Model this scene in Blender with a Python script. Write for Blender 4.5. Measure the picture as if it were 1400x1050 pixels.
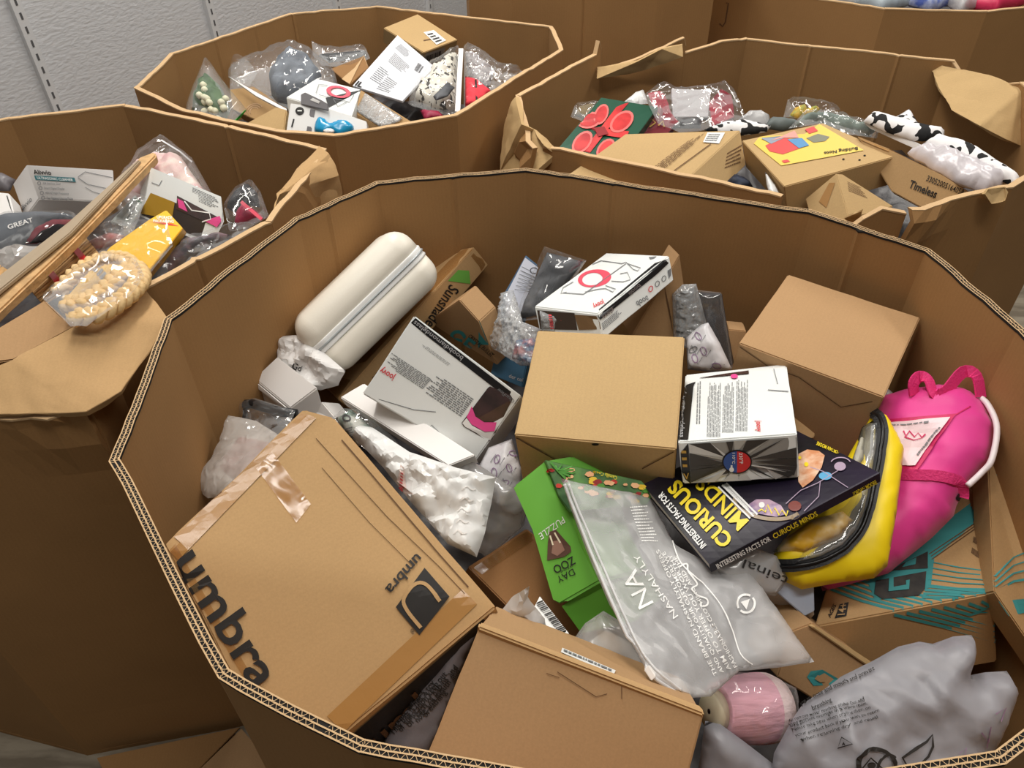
import bpy, bmesh, math, random
import numpy as np
from mathutils import Vector, Matrix, noise
from mathutils.bvhtree import BVHTree
from mathutils.geometry import delaunay_2d_cdt, tessellate_polygon

SC = bpy.context.scene
for o in list(bpy.data.objects):
    bpy.data.objects.remove(o)
# ------------------------------------------------------------------ camera, light, exposure
PITCH, ROLL, FPX, CAMZ = math.radians(40.9), math.radians(-1.0), 1051.0, 1.59
FW = Vector((0, math.cos(PITCH), -math.sin(PITCH)))
_r = Vector((1, 0, 0)); _u = _r.cross(FW)
RT = _r * math.cos(ROLL) + _u * math.sin(ROLL)
UP = -_r * math.sin(ROLL) + _u * math.cos(ROLL)
CAM = Vector((0, 0, CAMZ))
cd = bpy.data.cameras.new('camera'); co = bpy.data.objects.new('camera', cd)
SC.collection.objects.link(co); SC.camera = co
cd.sensor_width = 36; cd.lens = 36 * FPX / 1400; cd.clip_start = .01
mm = Matrix((RT, UP, -FW)).transposed().to_4x4(); mm.translation = CAM
co.matrix_world = mm
SC.view_settings.view_transform = 'Standard'; SC.view_settings.look = 'None'
SC.view_settings.exposure = 0.0; SC.view_settings.gamma = 1.0; SC.view_settings.use_curve_mapping = False
W = bpy.data.worlds.new('world'); SC.world = W; W.use_nodes = True
W.node_tree.nodes['Background'].inputs[0].default_value = (1.0, .96, .91, 1)
W.node_tree.nodes['Background'].inputs[1].default_value = .13
def area_light(name, loc, size, power, col=(1, .955, .89), rot=(0, 0, 0)):
    l = bpy.data.lights.new(name, 'AREA'); l.shape = 'RECTANGLE'; l.size, l.size_y = size
    l.energy = power; l.color = col
    o = bpy.data.objects.new(name, l); o.location = loc; o.rotation_euler = rot
    SC.collection.objects.link(o); return o
area_light('ceiling_light', (-.45, 2.3, 3.3), (.3, 2.4), 62)
area_light('ceiling_light', (1.9, 2.6, 3.3), (.3, 2.4), 46)
area_light('ceiling_light', (.3, .35, 3.3), (2.4, .3), 34)

# ------------------------------------------------------------------ helpers
def at(px, py, z):
    d = FW + RT * ((px - 700) / FPX) + UP * ((525 - py) / FPX)
    return CAM + d * ((z - CAMZ) / d.z)
def ray(px, py):
    return (FW + RT * ((px - 700) / FPX) + UP * ((525 - py) / FPX)).normalized()

GROUPS = {'bottle_box': 'white bottle cartons', 'cardboard_box': 'plain kraft cartons in the bins', 'poly_bag': 'plastic bags among the goods', 'printed_box': 'printed kraft cartons', 'bubble_wrap_bag': 'bubble-wrapped goods', 'gift_box': 'gift boxes in the torn bin', 'clothing': 'bagged clothing in the far bins', 'small_box': 'small white boxes', 'paper_card': 'white backing cards', 'parcel_heap': 'heaps beneath the goods'}
class Part:
    pass
class T:
    """one thing: parts are collected in world space, done() links them under an empty at its base"""
    def __init__(s, name, label, cat, group=None, kind=None):
        s.name, s.label, s.cat, s.group, s.kind, s.parts = name, label, cat, group or GROUPS.get(name), kind, []
        s.bv = None; s.cur = None
    def part(s, name, V, Fc, mat, parent=None, label=None, uv=None, smooth=False, kind=None):
        p = Part(); p.name, p.V, p.F, p.mat, p.parent, p.label, p.uv, p.smooth, p.kind = name, [Vector(v) for v in V], Fc, mat, parent or s.cur, label, uv, smooth, kind
        s.parts.append(p)
        return p
    def surf(s, *ps):
        V = []; Fc = []
        for p in (ps or s.parts[:1]):
            n = len(V); V += p.V; Fc += [[i + n for i in f] for f in p.F]
        s.bv = BVHTree.FromPolygons(V, Fc)
        s.last = None
    def hit(s, px, py, off=.0008):
        d = ray(px, py)
        l, n, i, t = s.bv.ray_cast(CAM, d)
        if l is None:
            if s.last:
                P, N = s.last
                t = (P - CAM).dot(d)
            else: t = 1.1
            l, n, i, t = s.bv.find_nearest(CAM + d * t)
        if n.dot(d) > 0: n = -n
        if d.dot(n) < -.15: s.last = (l, n)
        return l + n * off
    def done(s):
        if not s.parts: return None
        allv = [v for p in s.parts for v in p.V]
        L = Vector(((min(v.x for v in allv) + max(v.x for v in allv)) / 2, (min(v.y for v in allv) + max(v.y for v in allv)) / 2, min(v.z for v in allv)))
        solo = len(s.parts) == 1
        root = None
        if not solo:
            root = bpy.data.objects.new(s.name, None); root.location = L; root.empty_display_size = .05
            SC.collection.objects.link(root)
        for p in s.parts:
            me = bpy.data.meshes.new(p.name)
            me.from_pydata([v - L for v in p.V], [], p.F)
            if p.uv:
                ul = me.uv_layers.new(name='uv')
                k = 0
                for f in p.uv:
                    for c in f:
                        ul.data[k].uv = c; k += 1
            me.materials.append(p.mat)
            if p.smooth:
                me.polygons.foreach_set('use_smooth', [True] * len(me.polygons))
            me.update()
            if p.smooth and p.smooth is not True: me.set_sharp_from_angle(angle=math.radians(p.smooth))
            o = bpy.data.objects.new(s.name if solo else p.name, me); SC.collection.objects.link(o)
            p.ob = o
            if solo:
                o.location = L; root = o
                if p.kind: o['kind'] = p.kind
            else:
                o.parent = p.parent.ob if p.parent else root
                if p.label: o['label'] = p.label
                if p.kind: o['kind'] = p.kind
        if s.label: root['label'] = s.label
        if s.cat: root['category'] = s.cat
        if s.group: root['group'] = s.group
        if s.kind: root['kind'] = s.kind
        return root

# ------------------------------------------------------------------ materials
def lin(c):
    return tuple(((x / 255) / 12.92 if x / 255 <= .04045 else ((x / 255 + .055) / 1.055) ** 2.4) for x in c) + (1,)
MC = {}
def mat(key, col, rough=.6, metal=0, spec=.4, bump=0, bscale=60, var=0, vscale=8, coat=0, col2=None, stretch=(1, 1, 1), sheen=0):
    if key in MC: return MC[key]
    m = bpy.data.materials.new(key); m.use_nodes = True; MC[key] = m
    N = m.node_tree.nodes; Lk = m.node_tree.links; b = N['Principled BSDF']
    b.inputs['Base Color'].default_value = lin(col); b.inputs['Roughness'].default_value = rough
    b.inputs['Metallic'].default_value = metal; b.inputs['Specular IOR Level'].default_value = spec
    b.inputs['Coat Weight'].default_value = coat; b.inputs['Sheen Weight'].default_value = sheen
    tc = N.new('ShaderNodeTexCoord'); mp = N.new('ShaderNodeMapping'); mp.inputs['Scale'].default_value = stretch
    Lk.new(tc.outputs['Object'], mp.inputs['Vector'])
    if var or col2:
        nz = N.new('ShaderNodeTexNoise'); nz.inputs['Scale'].default_value = vscale; nz.inputs['Detail'].default_value = 6
        Lk.new(mp.outputs[0], nz.inputs['Vector'])
        mx = N.new('ShaderNodeMix'); mx.data_type = 'RGBA'
        c = lin(col); mx.inputs[6].default_value = c
        mx.inputs[7].default_value = lin(col2) if col2 else tuple(x * (1 - var) for x in c[:3]) + (1,)
        rp = N.new('ShaderNodeMapRange'); rp.inputs[1].default_value = .38; rp.inputs[2].default_value = .62
        Lk.new(nz.outputs['Fac'], rp.inputs[0]); Lk.new(rp.outputs[0], mx.inputs[0]); Lk.new(mx.outputs[2], b.inputs['Base Color'])
    if bump:
        n2 = N.new('ShaderNodeTexNoise'); n2.inputs['Scale'].default_value = bscale; n2.inputs['Detail'].default_value = 5
        Lk.new(mp.outputs[0], n2.inputs['Vector'])
        bp = N.new('ShaderNodeBump'); bp.inputs['Strength'].default_value = bump; bp.inputs['Distance'].default_value = .002
        Lk.new(n2.outputs['Fac'], bp.inputs['Height']); Lk.new(bp.outputs[0], b.inputs['Normal'])
    return m
def cardboard(key, col, stripe=.014, wear=.10, rough=.82, along='u'):
    if key in MC: return MC[key]
    m = bpy.data.materials.new(key); m.use_nodes = True; MC[key] = m
    N = m.node_tree.nodes; Lk = m.node_tree.links; b = N['Principled BSDF']
    b.inputs['Roughness'].default_value = rough; b.inputs['Specular IOR Level'].default_value = .25
    tc = N.new('ShaderNodeTexCoord')
    n1 = N.new('ShaderNodeTexNoise'); n1.inputs['Scale'].default_value = 5; n1.inputs['Detail'].default_value = 5
    n2 = N.new('ShaderNodeTexNoise'); n2.inputs['Scale'].default_value = 420; n2.inputs['Detail'].default_value = 3
    Lk.new(tc.outputs['Object'], n1.inputs['Vector']); Lk.new(tc.outputs['Object'], n2.inputs['Vector'])
    wv = N.new('ShaderNodeTexWave'); wv.wave_type = 'BANDS'; wv.bands_direction = 'X' if along == 'u' else 'Y'
    wv.inputs['Scale'].default_value = 45; wv.inputs['Distortion'].default_value = .8; wv.inputs['Detail'].default_value = 2
    Lk.new(tc.outputs['UV'], wv.inputs['Vector'])
    def mth(op, a, bb):
        q = N.new('ShaderNodeMath'); q.operation = op
        for i, v in enumerate((a, bb)):
            if hasattr(v, 'links'): Lk.new(v, q.inputs[i])
            else: q.inputs[i].default_value = v
        return q.outputs[0]
    s1 = mth('MULTIPLY', mth('SUBTRACT', n1.outputs['Fac'], .5), wear * 2.2)
    s2 = mth('MULTIPLY', mth('SUBTRACT', n2.outputs['Fac'], .5), .22)
    s3 = mth('MULTIPLY', mth('SUBTRACT', wv.outputs['Fac'], .5), stripe)
    v = mth('ADD', mth('ADD', mth('ADD', s1, s2), s3), 1.0)
    cmb = N.new('ShaderNodeMix'); cmb.data_type = 'RGBA'; cmb.blend_type = 'MULTIPLY'; cmb.inputs[0].default_value = 1
    cmb.inputs[6].default_value = lin(col); Lk.new(v, cmb.inputs[7]); Lk.new(cmb.outputs[2], b.inputs['Base Color'])
    bp = N.new('ShaderNodeBump'); bp.inputs['Strength'].default_value = .25; bp.inputs['Distance'].default_value = .001
    Lk.new(mth('ADD', mth('MULTIPLY', n1.outputs['Fac'], 2), mth('MULTIPLY', wv.outputs['Fac'], .12)), bp.inputs['Height']); Lk.new(bp.outputs[0], b.inputs['Normal'])
    return m
def film(key, tint=(255, 255, 255), haze=.12, rough=.12, edge=.5, diff=(235, 238, 240), bump=.5, bscale=45, spec=.8):
    if key in MC: return MC[key]
    m = bpy.data.materials.new(key); m.use_nodes = True; MC[key] = m
    N = m.node_tree.nodes; Lk = m.node_tree.links; b = N['Principled BSDF']; out = N['Material Output']
    b.inputs['Base Color'].default_value = lin(diff); b.inputs['Roughness'].default_value = rough
    b.inputs['Specular IOR Level'].default_value = spec
    tr = N.new('ShaderNodeBsdfTransparent'); tr.inputs[0].default_value = lin(tint)
    lw = N.new('ShaderNodeLayerWeight'); lw.inputs[0].default_value = .25
    mr = N.new('ShaderNodeMapRange'); mr.inputs[3].default_value = haze; mr.inputs[4].default_value = min(1, haze + edge)
    Lk.new(lw.outputs['Fresnel'], mr.inputs[0])
    nz = N.new('ShaderNodeTexNoise'); nz.noise_type = 'RIDGED_MULTIFRACTAL'; nz.inputs['Scale'].default_value = bscale * .55; nz.inputs['Detail'].default_value = 2; nz.inputs['Distortion'].default_value = .8
    tc = N.new('ShaderNodeTexCoord'); Lk.new(tc.outputs['Object'], nz.inputs['Vector'])
    bp = N.new('ShaderNodeBump'); bp.inputs['Strength'].default_value = bump; bp.inputs['Distance'].default_value = .004
    Lk.new(nz.outputs['Fac'], bp.inputs['Height']); Lk.new(bp.outputs[0], b.inputs['Normal']); Lk.new(bp.outputs[0], lw.inputs['Normal'])
    mx = N.new('ShaderNodeMixShader'); Lk.new(mr.outputs[0], mx.inputs[0]); Lk.new(tr.outputs[0], mx.inputs[1]); Lk.new(b.outputs[0], mx.inputs[2])
    gl = N.new('ShaderNodeBsdfGlossy'); gl.inputs['Roughness'].default_value = rough; Lk.new(bp.outputs[0], gl.inputs['Normal'])
    m2 = N.new('ShaderNodeMixShader'); m2.inputs[0].default_value = .07 if rough < .3 else .03
    Lk.new(mx.outputs[0], m2.inputs[1]); Lk.new(gl.outputs[0], m2.inputs[2])
    Lk.new(m2.outputs[0], out.inputs['Surface'])
    return m

KRAFT = cardboard('kraft_cardboard', (186, 151, 106))
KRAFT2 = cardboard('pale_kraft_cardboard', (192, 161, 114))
KRAFT3 = cardboard('ruddy_kraft_cardboard', (178, 142, 102))
BINC = cardboard('bin_cardboard', (160, 121, 77), stripe=.025, wear=.14)
RIMC = cardboard('bin_cardboard_edge', (205, 172, 130), stripe=.0)
TAPE = mat('brown_packing_tape', (170, 126, 72), rough=.22, spec=.6, bump=.35, bscale=35)
CTAPE = film('clear_tape', (240, 225, 200), haze=.10, rough=.18, diff=(215, 180, 130), bump=.6, bscale=60)
BLACKINK = mat('black_ink', (32, 29, 27), rough=.6)
BROWNINK = mat('brown_ink', (105, 76, 50), rough=.8)
WHITEINK = mat('white_ink', (240, 240, 238), rough=.5)
GREYINK = mat('grey_ink', (120, 122, 125), rough=.6)
REDINK = mat('red_ink', (214, 62, 70), rough=.5)
TEAL = mat('teal_ink', (62, 150, 152), rough=.7)
YELLOWINK = mat('yellow_ink', (240, 214, 40), rough=.4)
SHEEN_WHITE = mat('white_carton', (236, 239, 237), rough=.35, spec=.5, var=.04)
MATTE_WHITE = mat('white_card', (232, 229, 226), rough=.5)
LABELW = mat('white_label', (238, 238, 236), rough=.45)
SLOT = mat('slot_shadow_gap', (30, 27, 24), rough=.9)
CLEAR = film('clear_film', haze=.02, rough=.08, edge=.20)
CLEAR2 = film('crinkled_clear_film', haze=.04, rough=.10, edge=.24, bump=1.0, bscale=70)
FROST = film('frosted_film', haze=.27, rough=.36, edge=.40, diff=(225, 225, 226), bump=.35, bscale=14, spec=.4)
GREYFILM = film('grey_translucent_film', haze=.72, rough=.42, edge=.25, diff=(158, 158, 165), bump=.3, bscale=20, spec=.4)
MILKY = film('milky_film', haze=.62, rough=.35, edge=.3, diff=(225, 225, 226), bump=.4, bscale=24)
BUBBLE = film('bubble_wrap_film', haze=.30, rough=.14, edge=.6, bump=1.0, bscale=130)

# ------------------------------------------------------------------ geometry helpers
def newell(P):
    n = Vector((0, 0, 0))
    for i, p in enumerate(P):
        q = P[(i + 1) % len(P)]; n += Vector(((p.y - q.y) * (p.z + q.z), (p.z - q.z) * (p.x + q.x), (p.x - q.x) * (p.y + q.y)))
    return n.normalized()
def W3(pts):
    return [p if isinstance(p, Vector) else at(*p) for p in pts]
def prism(t, name, pts, thick, mt, bev=.0015, sub=0, amp=0, parent=None, label=None, vec=None, seed=0, **k):
    """solid whose outer face is the given loop; thick is measured inward (away from the camera)"""
    P = W3(pts); c = sum(P, Vector()) / len(P); n = newell(P)
    if n.dot(CAM - c) < 0: P = P[::-1]; n = -n
    v = vec if vec is not None else -n * thick
    bm = bmesh.new()
    A = [bm.verts.new(p) for p in P]; B = [bm.verts.new(p + v) for p in P]
    bm.faces.new(A); bm.faces.new(B[::-1]); m = len(P)
    for i in range(m): bm.faces.new((A[i], B[i], B[(i + 1) % m], A[(i + 1) % m]))
    bmesh.ops.recalc_face_normals(bm, faces=bm.faces[:])
    if sub:
        if m > 4: bmesh.ops.triangulate(bm, faces=[f for f in bm.faces if len(f.verts) > 4])
        sharp = bm.edges.layers.int.new('sharp')
        bm.normal_update()
        for e in bm.edges: e[sharp] = 1 if e.calc_face_angle(0) > .5 else 0
        bmesh.ops.subdivide_edges(bm, edges=[e for e in bm.edges if e.calc_length() > .02], cuts=sub * 2 + 1, use_grid_fill=True)
        bm.normal_update()
        for w in bm.verts:
            q = w.co * 14 + Vector((seed * 7.3, 0, 0))
            w.co += w.normal * amp * (noise.noise(q) + .6 * (abs(noise.noise(q * 2.1)) - .3))
        bm.normal_update()
        es = [e for e in bm.edges if e.calc_face_angle(0) > .6]
    else: es = bm.edges[:]
    if bev: bmesh.ops.bevel(bm, geom=es, offset=bev, segments=2, affect='EDGES', clamp_overlap=True)
    bm.normal_update(); bmesh.ops.recalc_face_normals(bm, faces=bm.faces[:])
    e1 = (P[1] - P[0]).normalized(); e2 = n.cross(e1).normalized(); ax = (e1, e2, n)
    bm.verts.index_update()
    V = [w.co.copy() for w in bm.verts]; Fc = []; UV = []
    for f in bm.faces:
        d = [abs(f.normal.dot(a)) for a in ax]; kx = d.index(max(d)); o = [i for i in range(3) if i != kx]
        Fc.append([w.index for w in f.verts]); UV.append([((w.co - c).dot(ax[o[0]]), (w.co - c).dot(ax[o[1]])) for w in f.verts])
    bm.free()
    return t.part(name, V, Fc, mt, parent=parent, label=label, uv=UV, smooth=38)
def decal(t, name, quad, mt, n=(4, 4), off=.0009, parent=None, label=None):
    """thin print or sticker following the surface of the thing (last t.surf())"""
    a, b, c, d = quad; V = []; Fc = []; UV = []
    nx, ny = n
    for j in range(ny + 1):
        for i in range(nx + 1):
            u, v = i / nx, j / ny
            x = (a[0] * (1 - u) + b[0] * u) * (1 - v) + (d[0] * (1 - u) + c[0] * u) * v
            y = (a[1] * (1 - u) + b[1] * u) * (1 - v) + (d[1] * (1 - u) + c[1] * u) * v
            V.append(t.hit(x, y, off))
    for j in range(ny):
        for i in range(nx):
            k = j * (nx + 1) + i; Fc.append([k, k + 1, k + nx + 2, k + nx + 1])
            UV.append([(i / nx, j / ny), ((i + 1) / nx, j / ny), ((i + 1) / nx, (j + 1) / ny), (i / nx, (j + 1) / ny)])
    return t.part(name, V, Fc, mt, parent=parent, label=label, uv=UV)
def poly(t, name, pts, mt, off=.001, parent=None, label=None, dens=0):
    P = [Vector((x, y, 0)) for x, y in pts]
    tr = tessellate_polygon([P])
    V = [t.hit(x, y, off) for x, y in pts]
    return t.part(name, V, [list(f) for f in tr], mt, parent=parent, label=label)
_tc = {}
def textmesh(s, bold=0, lh=1.0, align='LEFT', shear=0):
    k = (s, bold, lh, align, shear)
    if k in _tc: return _tc[k]
    cu = bpy.data.curves.new('t', 'FONT'); cu.body = s; cu.offset = bold; cu.space_line = lh; cu.align_x = align; cu.shear = shear
    cu.resolution_u = 3 if len(s) < 12 else 2
    ob = bpy.data.objects.new('t', cu); SC.collection.objects.link(ob)
    dg = bpy.context.evaluated_depsgraph_get(); dg.update()
    me = bpy.data.meshes.new_from_object(ob.evaluated_get(dg))
    V = [(v.co.x, v.co.y) for v in me.vertices]; Fc = [list(p.vertices) for p in me.polygons]
    bpy.data.objects.remove(ob); bpy.data.curves.remove(cu); bpy.data.meshes.remove(me)
    _tc[k] = (V, Fc); return V, Fc
def text(t, s, p0, p1, pu, mt, name='lettering', bold=.01, off=.0014, parent=None, label=None, lh=1.0, align='LEFT', cap=None, shear=0, squash=None):
    """p0 baseline start, p1 baseline end, pu top of the first capital - image points on the thing's surface"""
    V, Fc = textmesh(s, bold, lh, align, shear)
    if not V: return None
    x0 = min(v[0] for v in V); x1 = max(v[0] for v in V)
    y1 = cap or max(v[1] for v in V); y0 = 0
    W_ = []
    for x, y in V:
        u = (x - x0) / (x1 - x0); v = (y - y0) / (y1 - y0)
        W_.append(t.hit(p0[0] + (p1[0] - p0[0]) * u + (pu[0] - p0[0]) * v, p0[1] + (p1[1] - p0[1]) * u + (pu[1] - p0[1]) * v, off))
    return t.part(name, W_, Fc, mt, parent=parent, label=label)
def fineprint(t, quad, rows, mt, name='fine_print', off=.001, fill=.5, seed=1, parent=None, ragged=True, wl=(.03, .12), solid=False):
    """rows of word-length bars: print too small to read in the photograph"""
    rnd = random.Random(seed); a, b, c, d = quad; V = []; Fc = []
    def P(u, v):
        x = (a[0] * (1 - u) + b[0] * u) * (1 - v) + (d[0] * (1 - u) + c[0] * u) * v
        y = (a[1] * (1 - u) + b[1] * u) * (1 - v) + (d[1] * (1 - u) + c[1] * u) * v
        return t.hit(x, y, off)
    for r in range(rows):
        v0 = (r + .5 - fill / 2) / rows; v1 = (r + .5 + fill / 2) / rows
        u = 0; end = 1 - (rnd.random() * .25 if ragged else 0)
        while u < end:
            w = min(rnd.uniform(*wl), 1 - u) if not solid else end
            k = len(V); V += [P(u, v0), P(min(u + w, 1), v0), P(min(u + w, 1), v1), P(u, v1)]
            Fc.append([k, k + 1, k + 2, k + 3]); u += w + .018
            if solid: break
    return t.part(name, V, Fc, mt, parent=parent)
def barcode(t, quad, n=22, seed=3, mt=None, name='barcode', parent=None, off=.0016):
    rnd = random.Random(seed); a, b, c, d = quad; V = []; Fc = []
    for i in range(n):
        u0 = i / n; u1 = u0 + rnd.uniform(.25, .75) / n
        for u in (u0, u1):
            p = (a[0] + (b[0] - a[0]) * u, a[1] + (b[1] - a[1]) * u); q = (d[0] + (c[0] - d[0]) * u, d[1] + (c[1] - d[1]) * u)
            V += [t.hit(*p, off), t.hit(*q, off)]
        k = len(V) - 4; Fc.append([k, k + 2, k + 3, k + 1])
    return t.part(name, V, Fc, mt or BLACKINK, parent=parent)
def circ(cx, cy, rx, ry=None, rot=0, n=24, a0=0, a1=360):
    ry = ry or rx; r = math.radians(rot); o = []
    full = abs(a1 - a0) >= 360
    for i in range(n if full else n + 1):
        a = math.radians(a0 + (a1 - a0) * i / n); x = rx * math.cos(a); y = ry * math.sin(a)
        o.append((cx + x * math.cos(r) - y * math.sin(r), cy + x * math.sin(r) + y * math.cos(r)))
    return o
def stroke(t, name, pts, w, mt, off=.0013, parent=None, closed=False, label=None):
    """printed line of width w (image px) following the surface"""
    V = []; Fc = []; n = len(pts)
    for i, p in enumerate(pts):
        q0 = pts[i - 1] if (i > 0 or closed) else p; q1 = pts[(i + 1) % n] if (i < n - 1 or closed) else p
        dx, dy = q1[0] - q0[0], q1[1] - q0[1]; L = math.hypot(dx, dy) or 1
        nx, ny = -dy / L * w / 2, dx / L * w / 2
        V += [t.hit(p[0] + nx, p[1] + ny, off), t.hit(p[0] - nx, p[1] - ny, off)]
    for i in range(n if closed else n - 1):
        j = (i + 1) % n; Fc.append([2 * i, 2 * j, 2 * j + 1, 2 * i + 1])
    return t.part(name, V, Fc, mt, parent=parent, label=label)
def smoothpts(pts, n=6, closed=False):
    P = [Vector(p) for p in pts]; o = []; m = len(P)
    for i in range(m if closed else m - 1):
        p0 = P[i - 1] if (i > 0 or closed) else P[i]; p1 = P[i]; p2 = P[(i + 1) % m]; p3 = P[(i + 2) % m] if (i + 2 < m or closed) else p2
        for k in range(n):
            u = k / n
            o.append(.5 * ((2 * p1) + (-p0 + p2) * u + (2 * p0 - 5 * p1 + 4 * p2 - p3) * u * u + (-p0 + 3 * p1 - 3 * p2 + p3) * u ** 3))
    if not closed: o.append(P[-1].copy())
    return o
def tube(t, name, pts, r, mt, sides=8, closed=False, parent=None, label=None, flat=1.0, smooth=True, kind=None):
    P = W3(pts); V = []; Fc = []; n = len(P); up = Vector((0, 0, 1))
    for i, p in enumerate(P):
        d = (P[(i + 1) % n] if (i < n - 1 or closed) else P[i]) - (P[i - 1] if (i > 0 or closed) else P[i])
        if d.length < 1e-9: d = Vector((1, 0, 0))
        d.normalize(); s = d.cross(up)
        if s.length < .05: s = d.cross(Vector((0, 1, 0)))
        s.normalize(); w = s.cross(d); rr = r[i] if isinstance(r, (list, tuple)) else r
        for k in range(sides):
            a = 2 * math.pi * k / sides; V.append(p + s * math.cos(a) * rr + w * math.sin(a) * rr * flat)
    for i in range(n if closed else n - 1):
        for k in range(sides):
            a = i * sides + k; b = i * sides + (k + 1) % sides; j = ((i + 1) % n) * sides
            Fc.append([a, b, j + (k + 1) % sides, j + k])
    if not closed: Fc.append(list(range(sides))[::-1]); Fc.append([(n - 1) * sides + k for k in range(sides)])
    return t.part(name, V, Fc, mt, parent=parent, label=label, smooth=smooth, kind=kind)
def ribbon(t, name, pts, w, th, mt, parent=None, label=None, nrm=None, sm=4):
    """webbing: pts world points, w width, th thickness, nrm list or vector of face normals"""
    P = smoothpts(W3(pts), sm) if sm else W3(pts); V = []; Fc = []; n = len(P)
    for i, p in enumerate(P):
        d = (P[min(i + 1, n - 1)] - P[max(i - 1, 0)]).normalized()
        N = nrm if nrm is not None else (CAM - p).normalized()
        s = d.cross(N).normalized() * w / 2; m = s.cross(d).normalized() * th / 2
        V += [p - s - m, p + s - m, p + s + m, p - s + m]
    for i in range(n - 1):
        for k in range(4):
            Fc.append([4 * i + k, 4 * i + (k + 1) % 4, 4 * i + 4 + (k + 1) % 4, 4 * i + 4 + k])
    Fc.append([3, 2, 1, 0]); Fc.append([4 * n - 4, 4 * n - 3, 4 * n - 2, 4 * n - 1])
    return t.part(name, V, Fc, mt, parent=parent, label=label)
def crumple(q, f):
    q = q + Vector((noise.noise(q * f * .5), noise.noise(q * f * .5 + Vector((5, 0, 0))), noise.noise(q * f * .5 + Vector((0, 9, 0))))) * (.45 / f)
    v = 0; a = 1; g = f
    for o in range(3):
        v += a * (1 - 2.6 * abs(noise.noise(q * g))); g *= 2.1; a *= .5; q = q + Vector((11.3, 4.1, 7.7))
    d = noise.voronoi(q * f * 1.3)[0]; e = noise.voronoi(q * f * 3.1)[0]
    return v * .5 + (d[1] - d[0] - .22) * 1.1 + (e[1] - e[0] - .22) * .35
def bag(t, name, outline, th, mt, wr=.006, wf=16, res=.006, back=.45, seed=0, power=.5, parent=None, label=None, edge=.03, stretch=None, flat=False, smooth=None, sm=0):
    """pillow-shaped body: world outline, inflated to thickness th with creases of height wr"""
    P = W3(outline)
    if smooth is None: smooth = 24 if (wr >= .005 and th < .028 and mt.name in ('crinkled_clear_film', 'clear_film', 'white_mailer', 'milky_film', 'silver_film', 'milky_bag')) else True
    if sm: P = smoothpts(P, sm, True)
    c = sum(P, Vector()) / len(P); n = newell(P)
    if n.dot(CAM - c) < 0: P = P[::-1]; n = -n
    e1 = max(((P[i] - c) for i in range(len(P))), key=lambda v: v.length); e1 = (e1 - n * e1.dot(n)).normalized(); e2 = n.cross(e1)
    B = []
    for i, p in enumerate(P):
        q = P[(i + 1) % len(P)]; k = max(1, int((q - p).length / res))
        for j in range(k): B.append(p.lerp(q, j / k))
    b2 = [Vector(((p - c).dot(e1), (p - c).dot(e2))) for p in B]; bh = np.array([(p - c).dot(n) for p in B])
    bn = np.array([[v.x, v.y] for v in b2]); rnd = random.Random(seed)
    x0, y0 = bn.min(0); x1, y1 = bn.max(0); pts = []
    nb = len(b2); ex = np.roll(bn, -1, 0) - bn
    def dist_inside(px, py):
        # winding and distance
        d = bn - (px, py); d2 = np.roll(d, -1, 0)
        cr = d[:, 0] * d2[:, 1] - d[:, 1] * d2[:, 0]; dt = (d * d2).sum(1)
        w = np.arctan2(cr, dt).sum()
        tt = np.clip(-(d * ex).sum(1) / np.maximum((ex * ex).sum(1), 1e-12), 0, 1)
        dd = np.hypot(d[:, 0] + ex[:, 0] * tt, d[:, 1] + ex[:, 1] * tt)
        return abs(w) > 3, dd.min(), dd
    Q = []; D = []; H = []
    y = y0; row = 0
    while y < y1:
        x = x0 + (res / 2 if row % 2 else 0)
        while x < x1:
            px, py = x + rnd.uniform(-.2, .2) * res, y + rnd.uniform(-.2, .2) * res
            ins, dm, dd = dist_inside(px, py)
            if ins and dm > res * .45:
                w = 1 / (dd + 1e-4) ** 2.2; Q.append(Vector((px, py))); D.append(dm); H.append((w * bh).sum() / w.sum())
            x += res
        y += res * .87; row += 1
    allp = b2 + Q
    r = delaunay_2d_cdt(allp, [], [list(range(nb))], 1, 1e-7)
    vc, fc, orig = r[0], r[2], r[3]
    V = []; n1 = len(vc); dmx = max(D) if D else 1
    T1 = []; T2 = []
    for i, v in enumerate(vc):
        o = orig[i][0] if orig[i] else -1
        if 0 <= o < nb: h = bh[o]; d = 0
        elif o >= nb: h = H[o - nb]; d = D[o - nb]
        else: h = 0; d = 0
        base = c + e1 * v.x + e2 * v.y + n * h
        s = min(1, d / max(edge, 1e-4)) ** power if edge else 1
        s = min(1, math.sin(min(1, d / edge) * math.pi / 2)) ** power
        q = base + Vector((seed * 3.17, seed * 1.7, 0))
        if stretch: q = Vector((q.dot(e1) * stretch[0], q.dot(e2) * stretch[1], q.dot(n)))
        cr = crumple(q, wf) * wr
        fr = min(1, d / (res * 2))
        T1.append(base + n * (th * s + cr * (0.25 + .75 * fr))); T2.append(base + n * (-th * back * s + cr * (0.25 + .3 * fr) - .0006 * fr - (0 if d > 0 else 0)))
    edgeset = set(i for i in range(n1) if orig[i] and 0 <= orig[i][0] < nb)
    V = T1[:]; idx = {}
    for i in range(n1):
        if i in edgeset: idx[i] = i
        else: idx[i] = len(V); V.append(T2[i])
    Fc = [list(f) for f in fc]
    # keep orientation facing the camera
    f = fc[0]; fn = (T1[f[1]] - T1[f[0]]).cross(T1[f[2]] - T1[f[0]])
    if fn.dot(n) < 0: Fc = [g[::-1] for g in Fc]
    m = len(Fc)
    Fc += [[idx[i] for i in g][::-1] for g in Fc[:m]]
    return t.part(name, V, Fc, mt, parent=parent, label=label, smooth=smooth)
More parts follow.
